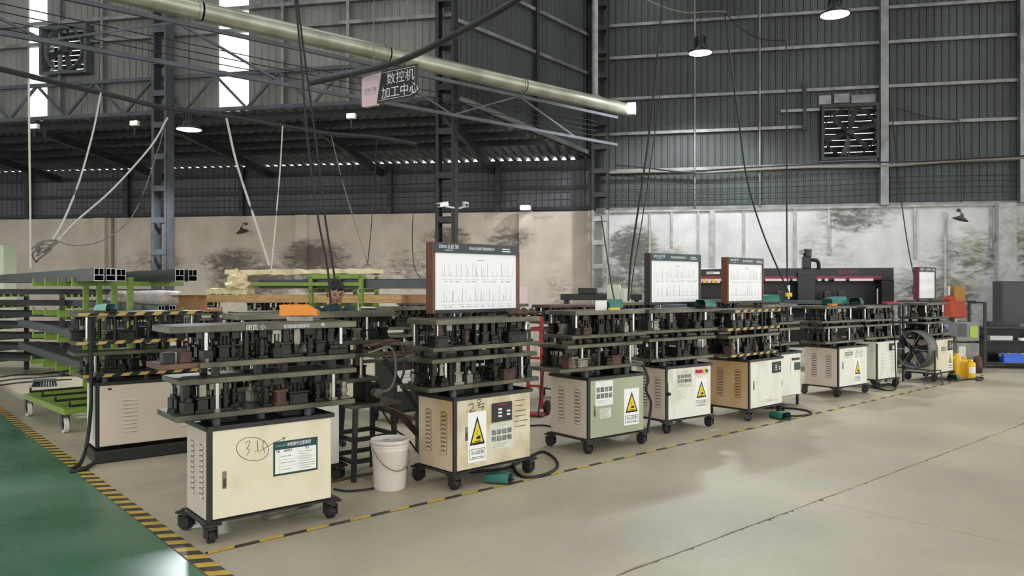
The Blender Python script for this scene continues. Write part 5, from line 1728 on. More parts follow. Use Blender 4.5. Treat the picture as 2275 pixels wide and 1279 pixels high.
# white scrap by the near caster
p = ground(440, 1170)
mb = MB(); rg = random.Random(9)
mb.add([(-.06, -.03, .002), (.05, -.04, .012), (.07, .03, .004), (-.02, .05, .018), (0, 0, .03)], [(0, 1, 4), (1, 2, 4), (2, 3, 4), (3, 0, 4)])
mb.add([(-.06, -.03, 0), (.05, -.04, 0), (.07, .03, 0), (-.02, .05, 0)], [(3, 2, 1, 0)])
tag(mb.obj('paper_scrap', M['paper'], None, (p.x, p.y, .001), .4), 'crumpled white scrap on the floor by the nearest caster', 'scrap')
p = AB(2.0, 5.1)
tag(MB().cbox(0, .5, 0, .10, 0, .035, .004).obj('steel_offcut', M['die_pale'], None, (p.x + .18, p.y + .05, .0), UA + R(4)), 'pale steel offcut lying under the nearest machine', 'offcut')
# red trolley jack behind between second and third machine
p = at(1190, 700, 9.5)
rj = thing('hand_truck', 'red hand truck with black bar between the large whiteboard and the sage machine', 'hand truck', (p.x, p.y, 0), R(-20))
for x in (-.10, .08):
    MB().bar((x, 0, .08), (x - .03, .1, 1.22), .035, .035).obj('red_rail', M['red'], rj)
for z in (.35, .7, 1.05):
    MB().bar((-.12, .06, z), (.07, .06, z), .03, .03).obj('cross_rail', M['red'], rj)
MB().bar((-.26, .1, 1.24), (.16, .1, 1.28), .03, .03).obj('handle_bar', M['steel_dark'], rj)
MB().box(-.16, .14, -.18, .02, .02, .04).obj('toe_plate', M['red'], rj)
for x in (-.15, .13):
    MB().cyl((x - .02, .06, .09), (x + .02, .06, .09), .09, n=16).obj('wheel', M['rubber'], rj)
tag(MB().bar((0, 0, .02), (.16, .05, 1.34), .02, .02).obj('steel_rod', M['steel_dark'], None, (p.x + .02, p.y - .25, 0)), 'thin dark rod leaning beside the red hand truck', 'rod')
p = wall_hit(1163, 655, CORNER, ROT_D, .14)
tag(MB().box(-.1, .1, 0, .006, -.2, .2).obj('wall_notice', M['red_btn'] if False else M['pink_sign'], None, p, ROT_D), 'small pink paper notice on the back wall pilaster', 'notice')
p = at(1372, 660, 13.0)
cb = thing('control_cabinet', 'pale grey control cabinet standing before the corner column', 'cabinet', (p.x, p.y, 0), ROT_C)
MB().cbox(-.17, .05, -.15, .15, 0, 1.62, .006).obj('cabinet_box', M['sage_box'], cb)
MB().cbox(.05, .22, -.12, .15, 0, 1.55, .006).obj('side_box', M['sage_box'], cb)
MB().box(.11, .16, -.125, -.12, 1.36, 1.60 - .06).obj('label_strip', M['paper'], cb)
MB().cbox(-.15, .03, -.158, -.15, .1, 1.52, .003).obj('cabinet_door', M['sage_box'], cb)
p = at(-18, 560, 16.2)
cb = thing('wall_cabinet', 'pale green cabinet with a dark window cut by the left picture edge', 'cabinet', (p.x, p.y, 0), ROT_C)
MB().cbox(-.3, .28, 0, .35, 0, 2.46, .01).obj('cabinet_box', M['sage_box'], cb)
MB().box(.03, .20, -.006, 0, 2.15, 2.38).obj('window', M['black'], cb)
MB().box(-.28, .26, -.004, 0, 1.0, 1.02).obj('door_gap', M['ink'], cb)

# ================================================================== BLACK CNC GANTRY BY THE RIGHT WALL
PG = at(1986, 635, 14.3)
cn = thing('cnc_gantry', 'long black machining gantry with crimson stripe before the right wall', 'machine', (PG.x, PG.y, 0), ROT_C)
GT = 1.94
MB().cbox(-4.6, 0, 0, .5, 1.70, GT, .01).obj('gantry_beam', M['cnc'], cn)
MB().cbox(-.22, 0, -.03, .55, 0, 1.70, .01).obj('gantry_leg', M['cnc'], cn)
MB().cbox(-4.6, -4.35, -.03, .55, 0, 1.70, .01).obj('gantry_leg', M['cnc'], cn)
MB().box(-4.35, -.22, .42, .5, .55, 1.70).obj('back_guard', M['cnc'], cn)
MB().cbox(-4.6, 0, -.35, .5, .45, .95, .01).obj('machine_bed', M['cnc'], cn)
MB().cbox(-4.4, -.3, -.28, .2, 1.18, 1.24, .006).obj('slide_rail', M['steel_grey'], cn)
MB().box(-4.35, -.22, -.008, 0, 1.745, 1.785).obj('crimson_stripe', M['crimson'], cn)
for x0, x1 in ((-3.55, -3.0), (-2.3, -1.85), (-1.8, -1.72), (-1.35, -1.28), (-1.22, -1.16), (-1.05, -.85), (-.78, -.36)):
    MB().box(x0, x1, -.012, -.002, 1.695, 1.74).obj('white_label', M['pink_sign'], cn)
for k in range(5):
    MB().prism([(-3.55 + k * .085, 1.66), (-3.48 + k * .085, 1.66), (-3.50 + k * .085, 1.74), (-3.56 + k * .085, 1.74)], -.016, -.0125).obj('warning_label', M['yellow' if k % 2 else 'pink_sign'], cn)
lab_ = MB().box(-3.40, -3.15, -.006, 0, 1.83, 1.88).obj('maker_label', M['paper'], cn)
put_text_rows(lab_, -3.39, -3.16, 1.84, 1.87, 1, -.0065, M['ink'], RND, .008)
lettering('KESIM', .115, cn, (-.80, -.003, 1.865), M['crimson'], sx=1.15)
MB().cbox(-1.72, -1.40, -.10, .0, 1.25, 1.86, .008).obj('spindle_carriage', M['cnc'], cn)
MB().cbox(-1.62, -1.47, -.06, .1, GT, 2.16, .008).obj('spindle_motor', M['cnc'], cn)
MB().cyl((-1.53, .0, 2.16), (-1.53, .0, 2.30), .075, n=14).obj('motor_cap', M['cnc'], cn)
MB().cyl((-1.62, -.04, 2.24), (-1.66, -.10, 2.24), .045, n=12).obj('motor_fan', M['alu_pale'], cn)
MB().tube(spline([(-1.47, -.02, 2.10), (-1.36, -.02, 2.08), (-1.33, -.02, 2.0), (-1.33, 0, GT - .02)], 5), .035, 8).obj('cable_duct', M['rubber'], cn)
for x in (-2.05, -1.2, -.95):
    MB().cbox(x - .06, x + .06, -.20, -.02, 1.30, 1.50, .006).obj('clamp_unit', M['steel_dark'], cn)
MB().cyl((-.30, -.05, .95), (-.30, -.05, 1.55), .012, n=8).obj('guide_rod', M['alu_pale'], cn)
for k, z in enumerate((.99, 1.26)):
    p = PG + XC * -4.1 + YC * -.2
    tag(MB().cbox(0, 3.4, 0, .12, 0, .07, .004).obj('aluminium_bar', M['alu'], None, (p.x, p.y, z if z > 1.2 else .95), ROT_C), 'dark profile bar lying on the %s of the black gantry' % ('bed', 'slide rail')[k], 'bar')
p = PG + XC * -5.35 + YC * -.2
ex = thing('infeed_table', 'low dark infeed table left of the black gantry', 'table', (p.x, p.y, 0), ROT_C)
MB().cbox(-.9, .7, 0, .5, 1.32, 1.44, .006).obj('table_top', M['cnc'], ex)
MB().cbox(-.55, -.2, .05, .4, 1.44, 1.56, .01).obj('feed_head', M['cnc'], ex)
for x in (-.8, .6):
    MB().box(x - .04, x + .04, .1, .4, 0, 1.32).obj('leg', M['cnc'], ex)

# ================================================================== RIGHT-HAND CORNER
# drum fan on legs
p = ground(2047, 848)
df = thing('floor_fan', 'grey drum floor fan with dark blades before the last machine', 'fan', (p.x - .12, p.y - .05, 0), R(-62))
Mf = Matrix.Translation((0, 0, .55)) @ Matrix.Rotation(R(90), 4, 'X')
MB().lathe([(.285, -.11), (.30, -.12), (.315, -.11), (.315, .11), (.30, .12), (.285, .11), (.285, -.11)], n=36, M=Mf).obj('drum', M['fan_drum'], df)
MB().lathe([(.001, .06), (.07, .06), (.08, .03), (.08, -.05), (.001, -.05)], n=16, M=Mf).obj('hub', M['black'], df)
for k in range(5):
    Mq = Mf @ Matrix.Rotation(2 * pi * k / 5 + .2, 4, 'Z')
    vs = [Mq @ Vector(v) for v in ((.07, -.03, .03), (.26, -.10, .03), (.27, .06, -.03), (.07, .04, -.02), (.07, -.03, .035), (.26, -.10, .035), (.27, .06, -.025), (.07, .04, -.015))]
    MB().add(vs, ((0, 1, 2, 3), (7, 6, 5, 4), (0, 4, 5, 1), (1, 5, 6, 2), (2, 6, 7, 3), (3, 7, 4, 0))).obj('blade', M['steel_dark'], df)
for k in range(6):
    a = 2 * pi * k / 6
    for yy in (-.115, .115):
        MB().cyl((0.05 * cos(a), yy, .55 + .05 * sin(a)), (.30 * cos(a), yy, .55 + .30 * sin(a)), .004, n=5).obj('guard_wire', M['alu_pale'], df)
for s in (-1, 1):
    MB().tube([(s * .33, 0, .55), (s * .33, 0, .25), (s * .31, 0, .22)], .012, 8).obj('yoke', M['steel_dark'], df)
    MB().tube([(s * .31, -.24, .0), (s * .31, -.18, .22), (s * .31, .18, .22), (s * .31, .24, .0)], .012, 8).obj('leg', M['steel_grey'], df)
MB().bar((-.31, 0, .22), (.31, 0, .22), .025, .025).obj('cross_tube', M['steel_grey'], df)

# yellow containers
for lab, px, py, r, h, lid, lb in (('yellow plastic container nearest the last machine', 2124, 838, .075, .40, 'bucket_y', 0), ('yellow plastic container with orange shade, middle of three', 2142, 836, .07, .33, 'orange', 0), ('yellow bottle with a white label, rightmost of three', 2156, 840, .075, .31, 'yellow', 1)):
    p = ground(px, py)
    c = thing('container', lab, 'container', (p.x, p.y, 0), 0, 'yellow containers')
    MB().lathe([(.001, 0), (r, 0), (r * 1.02, .01), (r * 1.05, h * .8), (r * .95, h * .88), (r * .5, h * .93), (r * .5, h), (.001, h)], n=20).obj('vessel', M['bucket_y'], c)
    MB().lathe([(r * .55, h * .95), (r * .55, h * 1.05), (.001, h * 1.05)], n=14).obj('cap', M[lid], c)
    if lb:
        mb = MB(); n = 8
        pts = [(r * 1.06 * sin(th), -r * 1.06 * cos(th)) for th in [-.8 + 1.6 * k / n for k in range(n + 1)]]
        mb.add([(x, y, h * .3) for x, y in pts] + [(x, y, h * .65) for x, y in pts], [(k, k + 1, n + 2 + k, n + 1 + k) for k in range(n)])
        mb.obj('paper_label', M['paper'], c)
# welding power source on a cart
p = ground(2143, 824)
wd = thing('welder', 'grey welding power source with a green display behind the yellow containers', 'welder', (p.x, p.y, 0), R(-12))
MB().cbox(-.20, .18, -.2, .25, .58, .92, .008).obj('upper_unit', M['grey_machine'], wd)
MB().cbox(-.20, .18, -.2, .25, .14, .54, .008).obj('lower_unit', M['grey_machine'], wd)
MB().cbox(.02, .15, -.21, -.2, .64, .86, .003).obj('display', M['lcd'], wd)
MB().box(-.19, -.03, -.206, -.2, .66, .9).obj('front_panel', M['steel_grey'], wd)
MB().box(-.17, -.05, -.206, -.2, .22, .48).obj('rating_plate', M['paper_old'], wd)
MB().box(-.22, .2, -.22, .27, .08, .14).obj('cart', M['black'], wd)
for x in (-.17, .15):
    for y in (-.17, .22):
        MB().cyl((x - .02, y, .05), (x + .02, y, .05), .05, n=12).obj('wheel', M['rubber'], wd)
MB().lathe([(.001, 0), (.07, 0), (.08, .15), (.06, .3), (.001, .32)], n=14, c=(.12, -.30, .0)).obj('gas_flask', M['die_rust'], wd)
# orange-red drill press
p = at(2118, 690, 14.6)
dp_ = thing('drill_press', 'orange-red drill press with ochre head against the mouldy wall', 'drill press', (p.x, p.y, 0), ROT_C)
MB().cbox(-.17, .17, -.2, .2, 0, .06, .006).obj('base', M['steel_dark'], dp_)
MB().cyl((0, .08, .06), (0, .08, 1.5), .05, n=14).obj('column', M['steel_grey'], dp_)
MB().cbox(-.14, .15, -.22, .18, 1.0, 1.32, .02).obj('gear_case', M['orange_red'], dp_)
MB().cbox(-.15, -.02, -.2, .14, 1.32, 1.40, .01).obj('motor_seat', M['orange_red'], dp_)
MB().prism([(-.03, 1.32), (.14, 1.32), (.16, 1.44), (.12, 1.60), (-.03, 1.60)], -.15, .15).obj('belt_guard', M['ochre'], dp_)
MB().cyl((-.10, -.06, 1.42), (-.10, -.06, 1.60), .04, n=12).obj('motor', M['alu_pale'], dp_)
MB().cbox(-.14, .14, -.3, .05, .62, .66, .005).obj('work_table', M['steel_dark'], dp_)
MB().cyl((0, -.12, .74), (0, -.12, .98), .025, n=10).obj('spindle', M['alu_pale'], dp_)
for k in range(3):
    th = 2 * pi * k / 3
    MB().cyl((.19, -.08, 1.1), (.19, -.08 + .14 * cos(th), 1.1 + .14 * sin(th)), .01, n=6).obj('feed_lever', M['red'], dp_)
# tubular rack
p = ground(2188, 818)
tr_ = thing('tube_rack', 'dark tubular rack with a long top bar in the right corner', 'rack', (p.x, p.y, 0), ROT_C)
for x, y in ((0, 0), (-.1, .5), (-1.4, .5), (1.4, .0), (1.4, .5)):
    MB().cbox(x - .025, x + .025, y - .025, y + .025, 0, 1.29 if x < 1 else .8, .003).obj('upright', M['steel_dark'], tr_)
MB().bar((-1.45, .5, 1.29), (.02, .5, 1.29), .03, .03).obj('top_bar', M['steel_dark'], tr_)
MB().bar((0, 0, 1.275), (-.1, .5, 1.275), .03, .03).obj('top_bar', M['steel_dark'], tr_)
for z in (.12, .55, .80):
    MB().cbox(-.03, 1.45, -.03, .55, z - .02, z, .003).obj('shelf', M['panel_dark'], tr_)
MB().cbox(-1.4, -.1, .05, .5, .70, .73, .003).obj('side_shelf', M['panel_dark'], tr_)
MB().box(-.03, 1.45, .55, .56, .02, .80).obj('added_dark_back', M['cnc'], tr_)  # added dark sheet that blackens the shelf bays from behind
MB().box(-.03, -.02, -.02, .55, .12, .55).obj('added_dark_end', M['cnc'], tr_)  # added dark sheet that blackens the left end of the bays
BR = (tr_.location.x, tr_.location.y)


def on_rack(x, y, z):
    v = Matrix.Rotation(ROT_C, 4, 'Z') @ Vector((x, y, 0)); return Vector((BR[0] + v.x, BR[1] + v.y, z))


bx = thing('blue_bin', 'blue plastic bin on the lower shelf of the tubular rack', 'bin', on_rack(.55, .12, .12), ROT_C)
MB().box(-.22, .22, -.14, .14, 0, .01).box(-.22, .22, -.14, -.13, .01, .16).box(-.22, .22, .13, .14, .01, .16).box(-.22, -.21, -.13, .13, .01, .16).box(.21, .22, -.13, .13, .01, .16).obj('bin_shell', M['blue'], bx)
MB().box(-.235, .235, -.155, -.14, .15, .17).box(-.235, .235, .14, .155, .15, .17).obj('bin_rim', M['blue'], bx)
rr_ = random.Random(8)
for k in range(4):
    p = on_rack(.36 + k * .12, .16, .24 + .01 * (k % 2))
    mb = MB(); mb.lathe([(.004, -.04), (.05, -.02), (.065, .01), (.04, .04), (.004, .05)], n=8)
    tag(mb.obj('cloth_rag', M['paper_old' if k % 2 else 'sage_box'], None, p, k), 'crumpled pale rag heaped in the blue bin, %s' % ('leftmost', 'second from left', 'third from left', 'rightmost')[k], 'rag', 'rags in the blue bin')
tag(MB().cbox(-.2, .2, -.08, .08, 0, .09, .004).obj('metal_case', M['alu_pale'], None, on_rack(.28, .05, .55), ROT_C), 'pale metal box on the middle shelf of the tubular rack', 'box')
tag(MB().cbox(-.12, .12, -.06, .06, 0, .05, .004).obj('paper_pack', M['paper'], None, on_rack(.72, .0, .55), ROT_C + .1), 'white packet on the middle shelf of the tubular rack', 'packet')
tag(MB().cbox(-.22, .22, -.1, .1, 0, .06, .004).obj('tool_tray', M['alu_pale'], None, on_rack(.95, .2, .80), ROT_C), 'pale tool tray on the top shelf of the tubular rack', 'tray')
tag(MB().cbox(-.11, .11, -.07, .07, 0, .09, .01).obj('violet_tub', M['violet'], None, on_rack(-.62, .15, .73), ROT_C), 'small violet tub on the side shelf of the tubular rack', 'tub')
tag(MB().cbox(-.17, .17, -.08, .08, 0, .02, .004).obj('white_tray', M['paper'], None, on_rack(-.92, .2, .73), ROT_C), 'flat white tray on the side shelf of the tubular rack', 'tray')
p = ground(2165, 812)
for k, lab in enumerate(('lower', 'upper')):
    tag(MB().cbox(-.16, .16, -.1, .1, 0, .05, .012).obj('folded_sack', M['paper_old' if k else 'paper'], None, (p.x + .12, p.y + .25, .0 + k * .052), .2 * k), 'folded white sack under the tubular rack, %s of two' % lab, 'sack')
for k, (x_, z_, w_, h_, mk_, lb_) in enumerate(((.30, .80, .30, .10, 'steel_dark', 'dark tool case on the top shelf of the tubular rack'), (1.15, .55, .26, .12, 'steel_dark', 'dark tool case on the middle shelf of the tubular rack'), (1.15, .12, .3, .2, 'steel_grey', 'grey crate on the lower shelf beside the blue bin'))):
    tag(MB().cbox(-w_ / 2, w_ / 2, -.1, .1, 0, h_, .006).cbox(-.05, .05, -.112, -.1, h_ * .4, h_ * .6, .002).obj('tool_case', M[mk_], None, on_rack(x_, .32, z_), ROT_C), lb_, 'case')
# big dark steel cabinet
p = at(2224, 635, 15.5)
dc = thing('steel_cabinet', 'large dark grey steel cabinet cut by the right picture edge', 'cabinet', (p.x, p.y, 0), ROT_C)
MB().cbox(0, 1.3, 0, .42, 0.05, 1.70, .006).obj('cabinet_box', M['panel_dark'], dc)
for x0, x1 in ((.02, .64), (.66, 1.28)):
    d_ = MB().cbox(x0, x1, -.015, 0, .1, 1.67, .004).obj('cabinet_door', M['panel_dark'], dc)
    MB().cbox(x1 - .09 if x0 < .5 else x0 + .05, x1 - .05 if x0 < .5 else x0 + .09, -.035, -.015, .8, .95, .004).obj('pull_handle', M['alu_pale'], d_)

# ================================================================== FLOOR TAPE
def hazard_tape(label, a0, b0, a1, b1, w, step, group=None, fade=False):
    P0 = AB(a0, b0); P1 = AB(a1, b1); d = P1 - P0; Ln = d.length; rot = math.atan2(d.y, d.x)
    mb = MB(); n = int(Ln / step)
    for k in range(n):
        x = k * step; e = w * .55
        mb.add([(x, 0, .003), (x + step, 0, .003), (x + step + e, w, .003), (x + e, w, .003)], [(0, 1, 2, 3)], k % 2)
    mb.box(0, n * step, 0, w, .0005, .002, 1)
    return tag(mb.obj('hazard_tape', [M['tape_y'], M['tape_k']], None, P0, rot), label, 'floor tape')


hazard_tape('wide black and yellow hazard tape along the edge of the green aisle', 1.62, 3.2, 1.50, 18.0, .105, .085)
hazard_tape('thin black and yellow hazard tape before the machine row', 1.62, 4.63, 15.5, 4.79, .045, .16)

# ================================================================== CABLES, ROPES, HOSES
def rope(name, label, pts, r, mk, cat='rope', k=7, group=None):
    return tag(MB().tube(spline(pts, k), r, 6).obj(name, M[mk], None), label, cat, group)


def pts_at(seq):
    return [at(*s) for s in seq]


# service line with its droppers
svc = [(-60, 138, 8.2), (120, 182, 9.4), (250, 212, 10.2), (370, 240, 10.9), (505, 258, 11.4), (622, 278, 11.8), (735, 297, 12.1), (835, 304, 12.4), (925, 320, 12.8)]
rope('service_cable', 'thick dark service cable crossing below the left truss with hoses hanging from it', pts_at(svc), .035, 'steel_dark', 'cable')
rope('air_hose', 'pale straight hose hanging above the green trolley at the far left', pts_at([(64, 170, 9.0), (65, 300, 9.0), (67, 450, 9.0), (68, 596, 9.0)]), .013, 'hose_pale', 'hose')
rope('air_hose', 'pale hose sagging from the service cable to the knot above the trolley', pts_at([(224, 206, 10.0), (205, 300, 9.8), (170, 420, 9.5), (125, 520, 9.2), (78, 575, 9.05)]), .013, 'hose_pale', 'hose')
rope('air_hose', 'pale hose curving in a long arc from the grey column to the trolley knot', pts_at([(372, 262, 10.8), (335, 325, 10.4), (250, 420, 10.0), (165, 495, 9.5), (118, 545, 9.2), (82, 572, 9.05)]), .013, 'hose_pale', 'hose')
rope('air_hose', 'thin grey cable swinging from the column down to the trolley knot', pts_at([(366, 268, 10.8), (352, 330, 10.6), (300, 470, 10.2), (235, 530, 9.8), (165, 545, 9.4), (118, 530, 9.2)]), .007, 'hose_grey', 'cable')
kn = thing('hose_knot', 'tangled coil of grey hoses hanging above the green trolley', 'hose coil', at(95, 560, 9.1))
rk_ = random.Random(12)
for k in range(5):
    c = Vector((rk_.uniform(-.05, .12), rk_.uniform(-.04, .04), rk_.uniform(-.06, .12)))
    pts = [c + Vector((.10 * cos(th) + .03 * cos(2 * th), .04 * sin(th * 2), .065 * sin(th) + .06 * cos(th))) for th in [2 * pi * q / 14 for q in range(14 + 1)]]
    MB().tube(pts, .009, 6).obj('hose_loop', M['hose_grey'], kn)
rope('air_hose', 'thick white hose slanting down to the timber rack, left of two', pts_at([(503, 262, 11.4), (525, 360, 11.2), (560, 470, 11.0), (598, 590, 10.8)]), .018, 'hose_pale', 'hose')
rope('air_hose', 'white hose dropping to the timber rack, right of two', pts_at([(628, 278, 11.8), (622, 380, 11.5), (612, 500, 11.1), (602, 604, 10.8)]), .011, 'hose_pale', 'hose')
rope('air_hose', 'thin pale cord slanting to the knotted bundle left of the large whiteboard', pts_at([(735, 297, 12.1), (760, 400, 11.8), (790, 500, 11.6), (816, 584, 11.4)]), .008, 'hose_grey', 'cord')
rope('air_hose', 'thin dark cord dropping to the knotted bundle left of the large whiteboard', pts_at([(837, 304, 12.4), (832, 400, 12.0), (825, 500, 11.7), (817, 584, 11.4)]), .008, 'cord', 'cord')
kn = thing('cord_bundle', 'knotted bundle of grey cords hanging left of the large whiteboard', 'cord bundle', at(816, 588, 11.4))
for k in range(7):
    s = (k - 3) / 3
    MB().tube(spline([(0, 0, .02), (s * .05, 0, -.01), (s * .09, .01, -.06), (s * .085, 0, -.12)], 4), .005, 5).obj('cord_end', M['hose_grey'], kn)
rope('air_hose', 'thin cord hanging straight down left of the near-black column', pts_at([(925, 318, 12.8), (921, 420, 12.8), (916, 520, 12.8), (920, 590, 12.8), (936, 620, 12.8)]), .007, 'cord', 'cord')
rope('pendant_cord', 'black pendant cord from the roof above the worker, left of two', pts_at([(652, -40, 7.3), (668, 120, 7.2), (684, 320, 7.1), (706, 480, 7.0), (727, 590, 6.85), (736, 690, 6.7)]), .010, 'cord', 'cord')
rope('pendant_cord', 'black pendant cord from the roof above the worker, right of two', pts_at([(655, -40, 7.4), (676, 120, 7.3), (700, 300, 7.2), (722, 480, 7.1), (738, 580, 7.0), (745, 628, 6.95)]), .010, 'cord', 'cord')
rope('pendant_cord', 'black pendant cord slanting to the sage green machine', pts_at([(1474, -30, 8.9), (1458, 150, 8.7), (1438, 330, 8.4), (1404, 560, 8.1), (1396, 668, 7.95)]), .011, 'cord', 'cord')
rope('pendant_cord', 'thin second cord beside the slanting one above the sage green machine', pts_at([(1470, 180, 8.9), (1450, 330, 8.8), (1428, 480, 8.6), (1408, 600, 8.4), (1400, 664, 8.2)]), .006, 'cord', 'cord')
rope('pendant_cord', 'black cord leaning from the corner column to the sage green machine', pts_at([(1336, 480, 13.2), (1348, 560, 12.4), (1360, 640, 11.6), (1366, 668, 11.3)]), .012, 'cord', 'cord')
rope('pendant_cord', 'black cord sweeping down behind the brown-framed whiteboard', pts_at([(1610, 30, 10.6), (1622, 130, 10.5), (1640, 260, 10.4), (1660, 400, 10.3), (1696, 520, 10.2), (1752, 650, 10.15)]), .011, 'cord', 'cord')
rope('pendant_cord', 'vertical black cord with yellow plug above the white half-hidden machine', pts_at([(1747, 88, 10.4), (1748, 250, 10.4), (1748, 450, 10.4), (1749, 600, 10.4), (1752, 640, 10.35)]), .010, 'cord', 'cord')
pl = thing('hanging_plug', 'yellow plug with white neck hanging at the end of the vertical cord', 'plug', at(1752, 650, 10.3))
MB().cyl((0, 0, .0), (0, 0, .10), .018, n=10).obj('plug_neck', M['white'], pl)
MB().cbox(-.04, .04, -.03, .03, -.055, .0, .006).obj('plug_body', M['yellow'], pl)
MB().box(-.012, .012, -.008, .008, -.085, -.055).obj('plug_pins', M['alu_pale'], pl)
rope('catenary_wire', 'twisted pale wire strung across the top near the hanging bay lamp', pts_at([(1400, -20, 12.0), (1460, 10, 12.0), (1520, 28, 12.0), (1575, 26, 11.6), (1611, 26, 10.7)]), .012, 'hose_grey', 'wire')
rope('catenary_wire', 'dark wire sagging from the cord head to the vertical cord', pts_at([(1611, 28, 10.6), (1645, 62, 10.6), (1690, 86, 10.5), (1747, 90, 10.4)]), .009, 'cord', 'wire')
rope('power_cable', 'thick dark cable climbing to the top edge above the hanging sign', pts_at([(1190, -30, 8.0), (1120, 18, 8.3), (1040, 62, 8.7), (930, 118, 9.3), (860, 145, 9.8), (780, 165, 10.4), (690, 185, 11.0)]), .038, 'steel_dark', 'cable')
rope('slack_cord', 'thin cord looping down the right wall to the narrow whiteboard', [wall_hit(x, y, PC, ROT_C, .12) for x, y in ((1981, 240), (1990, 330), (2003, 450), (2016, 540), (2030, 610), (2040, 648))], .012, 'cord', 'cord')
rope('slack_cord', 'short cord from the right wall girt past the wall post', [wall_hit(x, y, PC, ROT_C, .08) for x, y in ((1990, 238), (2040, 255), (2090, 264), (2131, 266))], .010, 'cord', 'cord')
rope('slack_cord', 'vertical cord hanging on the right wall beside the far girt', [wall_hit(x, y, PC, ROT_C, .08) for x, y in ((2131, 268), (2134, 350), (2136, 450))], .010, 'cord', 'cord')
lp = [wall_hit(2036 + 9 * cos(th), 645 + 14 * sin(th), PC, ROT_C, 1.5) for th in [2 * pi * k / 12 for k in range(13)]]
rope('cord_loop', 'small coiled cord hanging left of the narrow whiteboard', lp, .008, 'cord', 'cord')
# bundled cables and wires along the right wall
for k, (lab, ys, r) in enumerate((('thick cable bundle running along the right wall under the exhaust fan', ((1345, 384), (1480, 381), (1560, 383), (1650, 378), (1800, 371), (1955, 369), (2130, 357), (2275, 351), (2400, 346)), .035),
                                  ('second cable of the bundle on the right wall, sagging', ((1365, 366), (1430, 372), (1520, 382), (1600, 376), (1700, 370), (1880, 362), (2050, 358), (2275, 346), (2400, 340)), .016))):
    rope('wall_cable', lab, [wall_hit(x, y, PC, ROT_C, .16 + .03 * k) for x, y in ys], r, 'cord' if k else 'hose_grey', 'cable')
for k, (ya, yb, yc) in enumerate(((408, 410, 392), (420, 422, 404), (433, 434, 417), (445, 446, 430), (456, 457, 448))):
    rope('wall_wire', 'thin black wire strung along the right wall above the plaster, %s of five' % ('first', 'second', 'third', 'fourth', 'lowest')[k], [wall_hit(x, y, PC, ROT_C, .13) for x, y in ((1350, ya), (1560, yb - 2), (1800, (yb + yc) / 2), (2030, yc), (2380, yc - 6))], .008, 'cord', 'wire')
# thin wires along the girder
for k, dz in enumerate((-.35, -.45, -.55, -.65)):
    p0 = PIPE_END + UU * -15 + VV * .12; p1 = PIPE_END + UU * -.8 + VV * .12
    mid = p0.lerp(p1, .5)
    rope('girder_wire', 'thin dark wire strung along the duct girder, %s of four' % ('top', 'second', 'third', 'lowest')[k], [p0 + Vector((0, 0, dz)), mid + Vector((0, 0, dz - .10)), p1 + Vector((0, 0, dz))], .007, 'cord', 'wire')
# thin wires under the lean-to
for k, z in enumerate((3.62, 3.78, 4.1)):
    p0 = CORNER + XD * -14 - Vector((0, .35, 0)); p1 = CORNER + XD * -.6 - Vector((0, .35, 0))
    rope('eave_wire', 'thin dark wire along the back wall below the lean-to roof, %s of three' % ('lowest', 'middle', 'highest')[k], [Vector((p0.x, p0.y, z)), Vector(((p0.x + p1.x) / 2, (p0.y + p1.y) / 2, z - .06)), Vector((p1.x, p1.y, z))], .009, 'cord', 'wire')
# floor cables
def floor_pts(seq, z=.012):
    return [ground(x, y, z) for x, y in seq]


rope('floor_cable', 'thick black cable looping on the floor at the right of the grimy cream machine', floor_pts([(1045, 1048), (1120, 1040), (1170, 1018), (1205, 1003), (1232, 1018), (1238, 1036), (1215, 1052), (1175, 1060), (1150, 1052), (1140, 1030), (1142, 1015)]), .013, 'cord', 'cable')
rope('floor_cable', 'black cable looping on the floor by the hazard-taped machine', floor_pts([(1690, 905), (1745, 906), (1785, 910), (1803, 917), (1790, 922), (1755, 924), (1738, 924)]), .013, 'cord', 'cable')
rope('floor_cable', 'brown cable lying on the floor behind the white bucket', floor_pts([(740, 1068), (800, 1055), (850, 1048), (905, 1038)]), .012, 'hose_brown', 'cable')
rope('floor_cable', 'thin dark cable curving on the floor left of the white bucket', floor_pts([(742, 1086), (770, 1090), (812, 1087), (845, 1080)]), .008, 'cord', 'cable')
rope('floor_cable', 'dark cable running from the grimy machine to the sage green one', floor_pts([(1178, 945), (1215, 945), (1260, 958)]), .010, 'cord', 'cable')
rope('floor_cable', 'dark cable ending in a ring beyond the yellow containers', floor_pts([(2110, 846), (2140, 843), (2165, 841), (2180, 838), (2184, 841), (2176, 845), (2168, 843)]), .014, 'cord', 'cable')
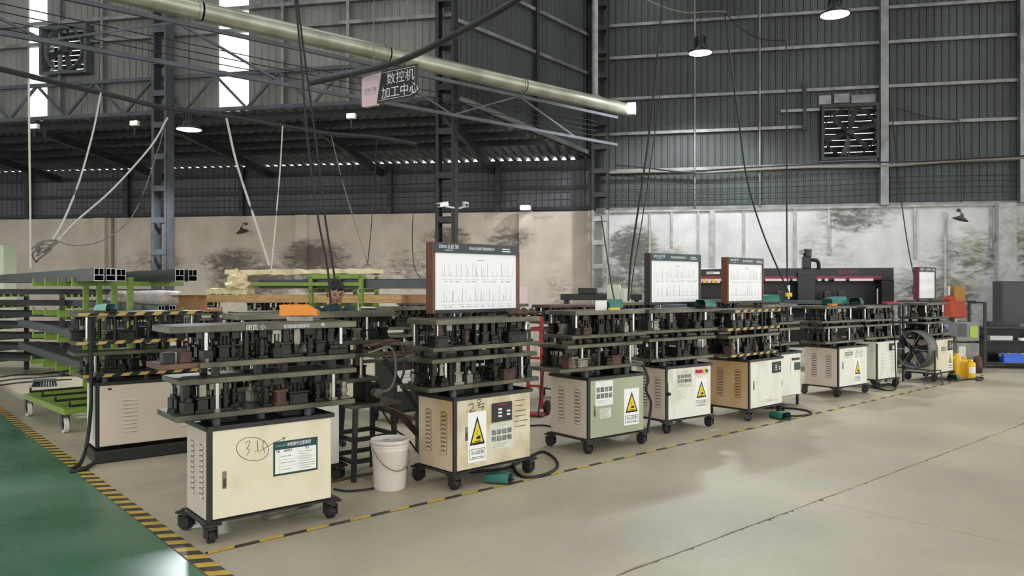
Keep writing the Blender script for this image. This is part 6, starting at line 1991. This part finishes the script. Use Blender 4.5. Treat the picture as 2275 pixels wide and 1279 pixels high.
rope('floor_cable', 'black cable coiled on the floor under the slot-vented white machine', floor_pts([(1940, 858), (1965, 866), (1985, 866), (1990, 858), (1975, 852), (1955, 856)]), .011, 'cord', 'cable')
rope('machine_cable', 'black cable running down the edge of the sage green machine', [on(m3, .80, .02, .80), on(m3, .83, -.02, .66), on(m3, .80, -.02, .55), on(m3, .86, -.03, .42), on(m3, .85, -.02, .26), on(m3, .84, .0, .10)], .014, 'cord', 'cable')
rope('machine_cable', 'dark cable hanging down beside the hazard-taped machine door', [on(m6, .08, -.01, 1.2), on(m6, .10, -.04, .8), on(m6, .09, -.04, .5), on(m6, .13, -.04, .32), on(m6, .08, -.03, .22)], .010, 'cord', 'cable')
rope('machine_cable', 'black cable hanging in front of the slot-vented white machine', [on(m8, .36, -.05, 1.3), on(m8, .40, -.06, .9), on(m8, .44, -.06, .6), on(m8, .45, -.06, .3), on(m8, .44, -.08, .02)], .011, 'cord', 'cable')
c0 = on(m0, -.06, .05, 0)
rope('machine_cable', 'thick black cable dropping from the second-row machine to the aisle tape', [on(m0, -.03, .06, 1.30), on(m0, -.03, .04, .9), on(m0, -.03, .03, .55), on(m0, -.06, .02, .22), on(m0, -.12, -.06, .05), on(m0, -.22, -.2, .014), on(m0, -.16, -.26, .014), on(m0, -.02, -.10, .03)], .018, 'cord', 'cable')
for k in range(3):
    rope('floor_cable', 'dark cable lying on the floor beyond the green trolley, %s of three' % ('nearest', 'middle', 'farthest')[k], floor_pts([(-20, 858 - 9 * k), (40, 850 - 9 * k), (90, 846 - 8 * k), (160, 842 - 10 * k)]), .012, 'cord', 'cable')
p = ground(100, 858)
br = thing('brush_head', 'dark bristle broom head lying on the floor beyond the trolley', 'broom', (p.x, p.y, 0), .3)
MB().cbox(-.16, .16, -.04, .04, .08, .12, .008).obj('broom_block', M['steel_grey'], br)
for k in range(9):
    MB().bar((-.14 + k * .035, 0, .09), (-.17 + k * .042, -.03, .0), .02, .03).obj('bristle_tuft', M['navy'], br)
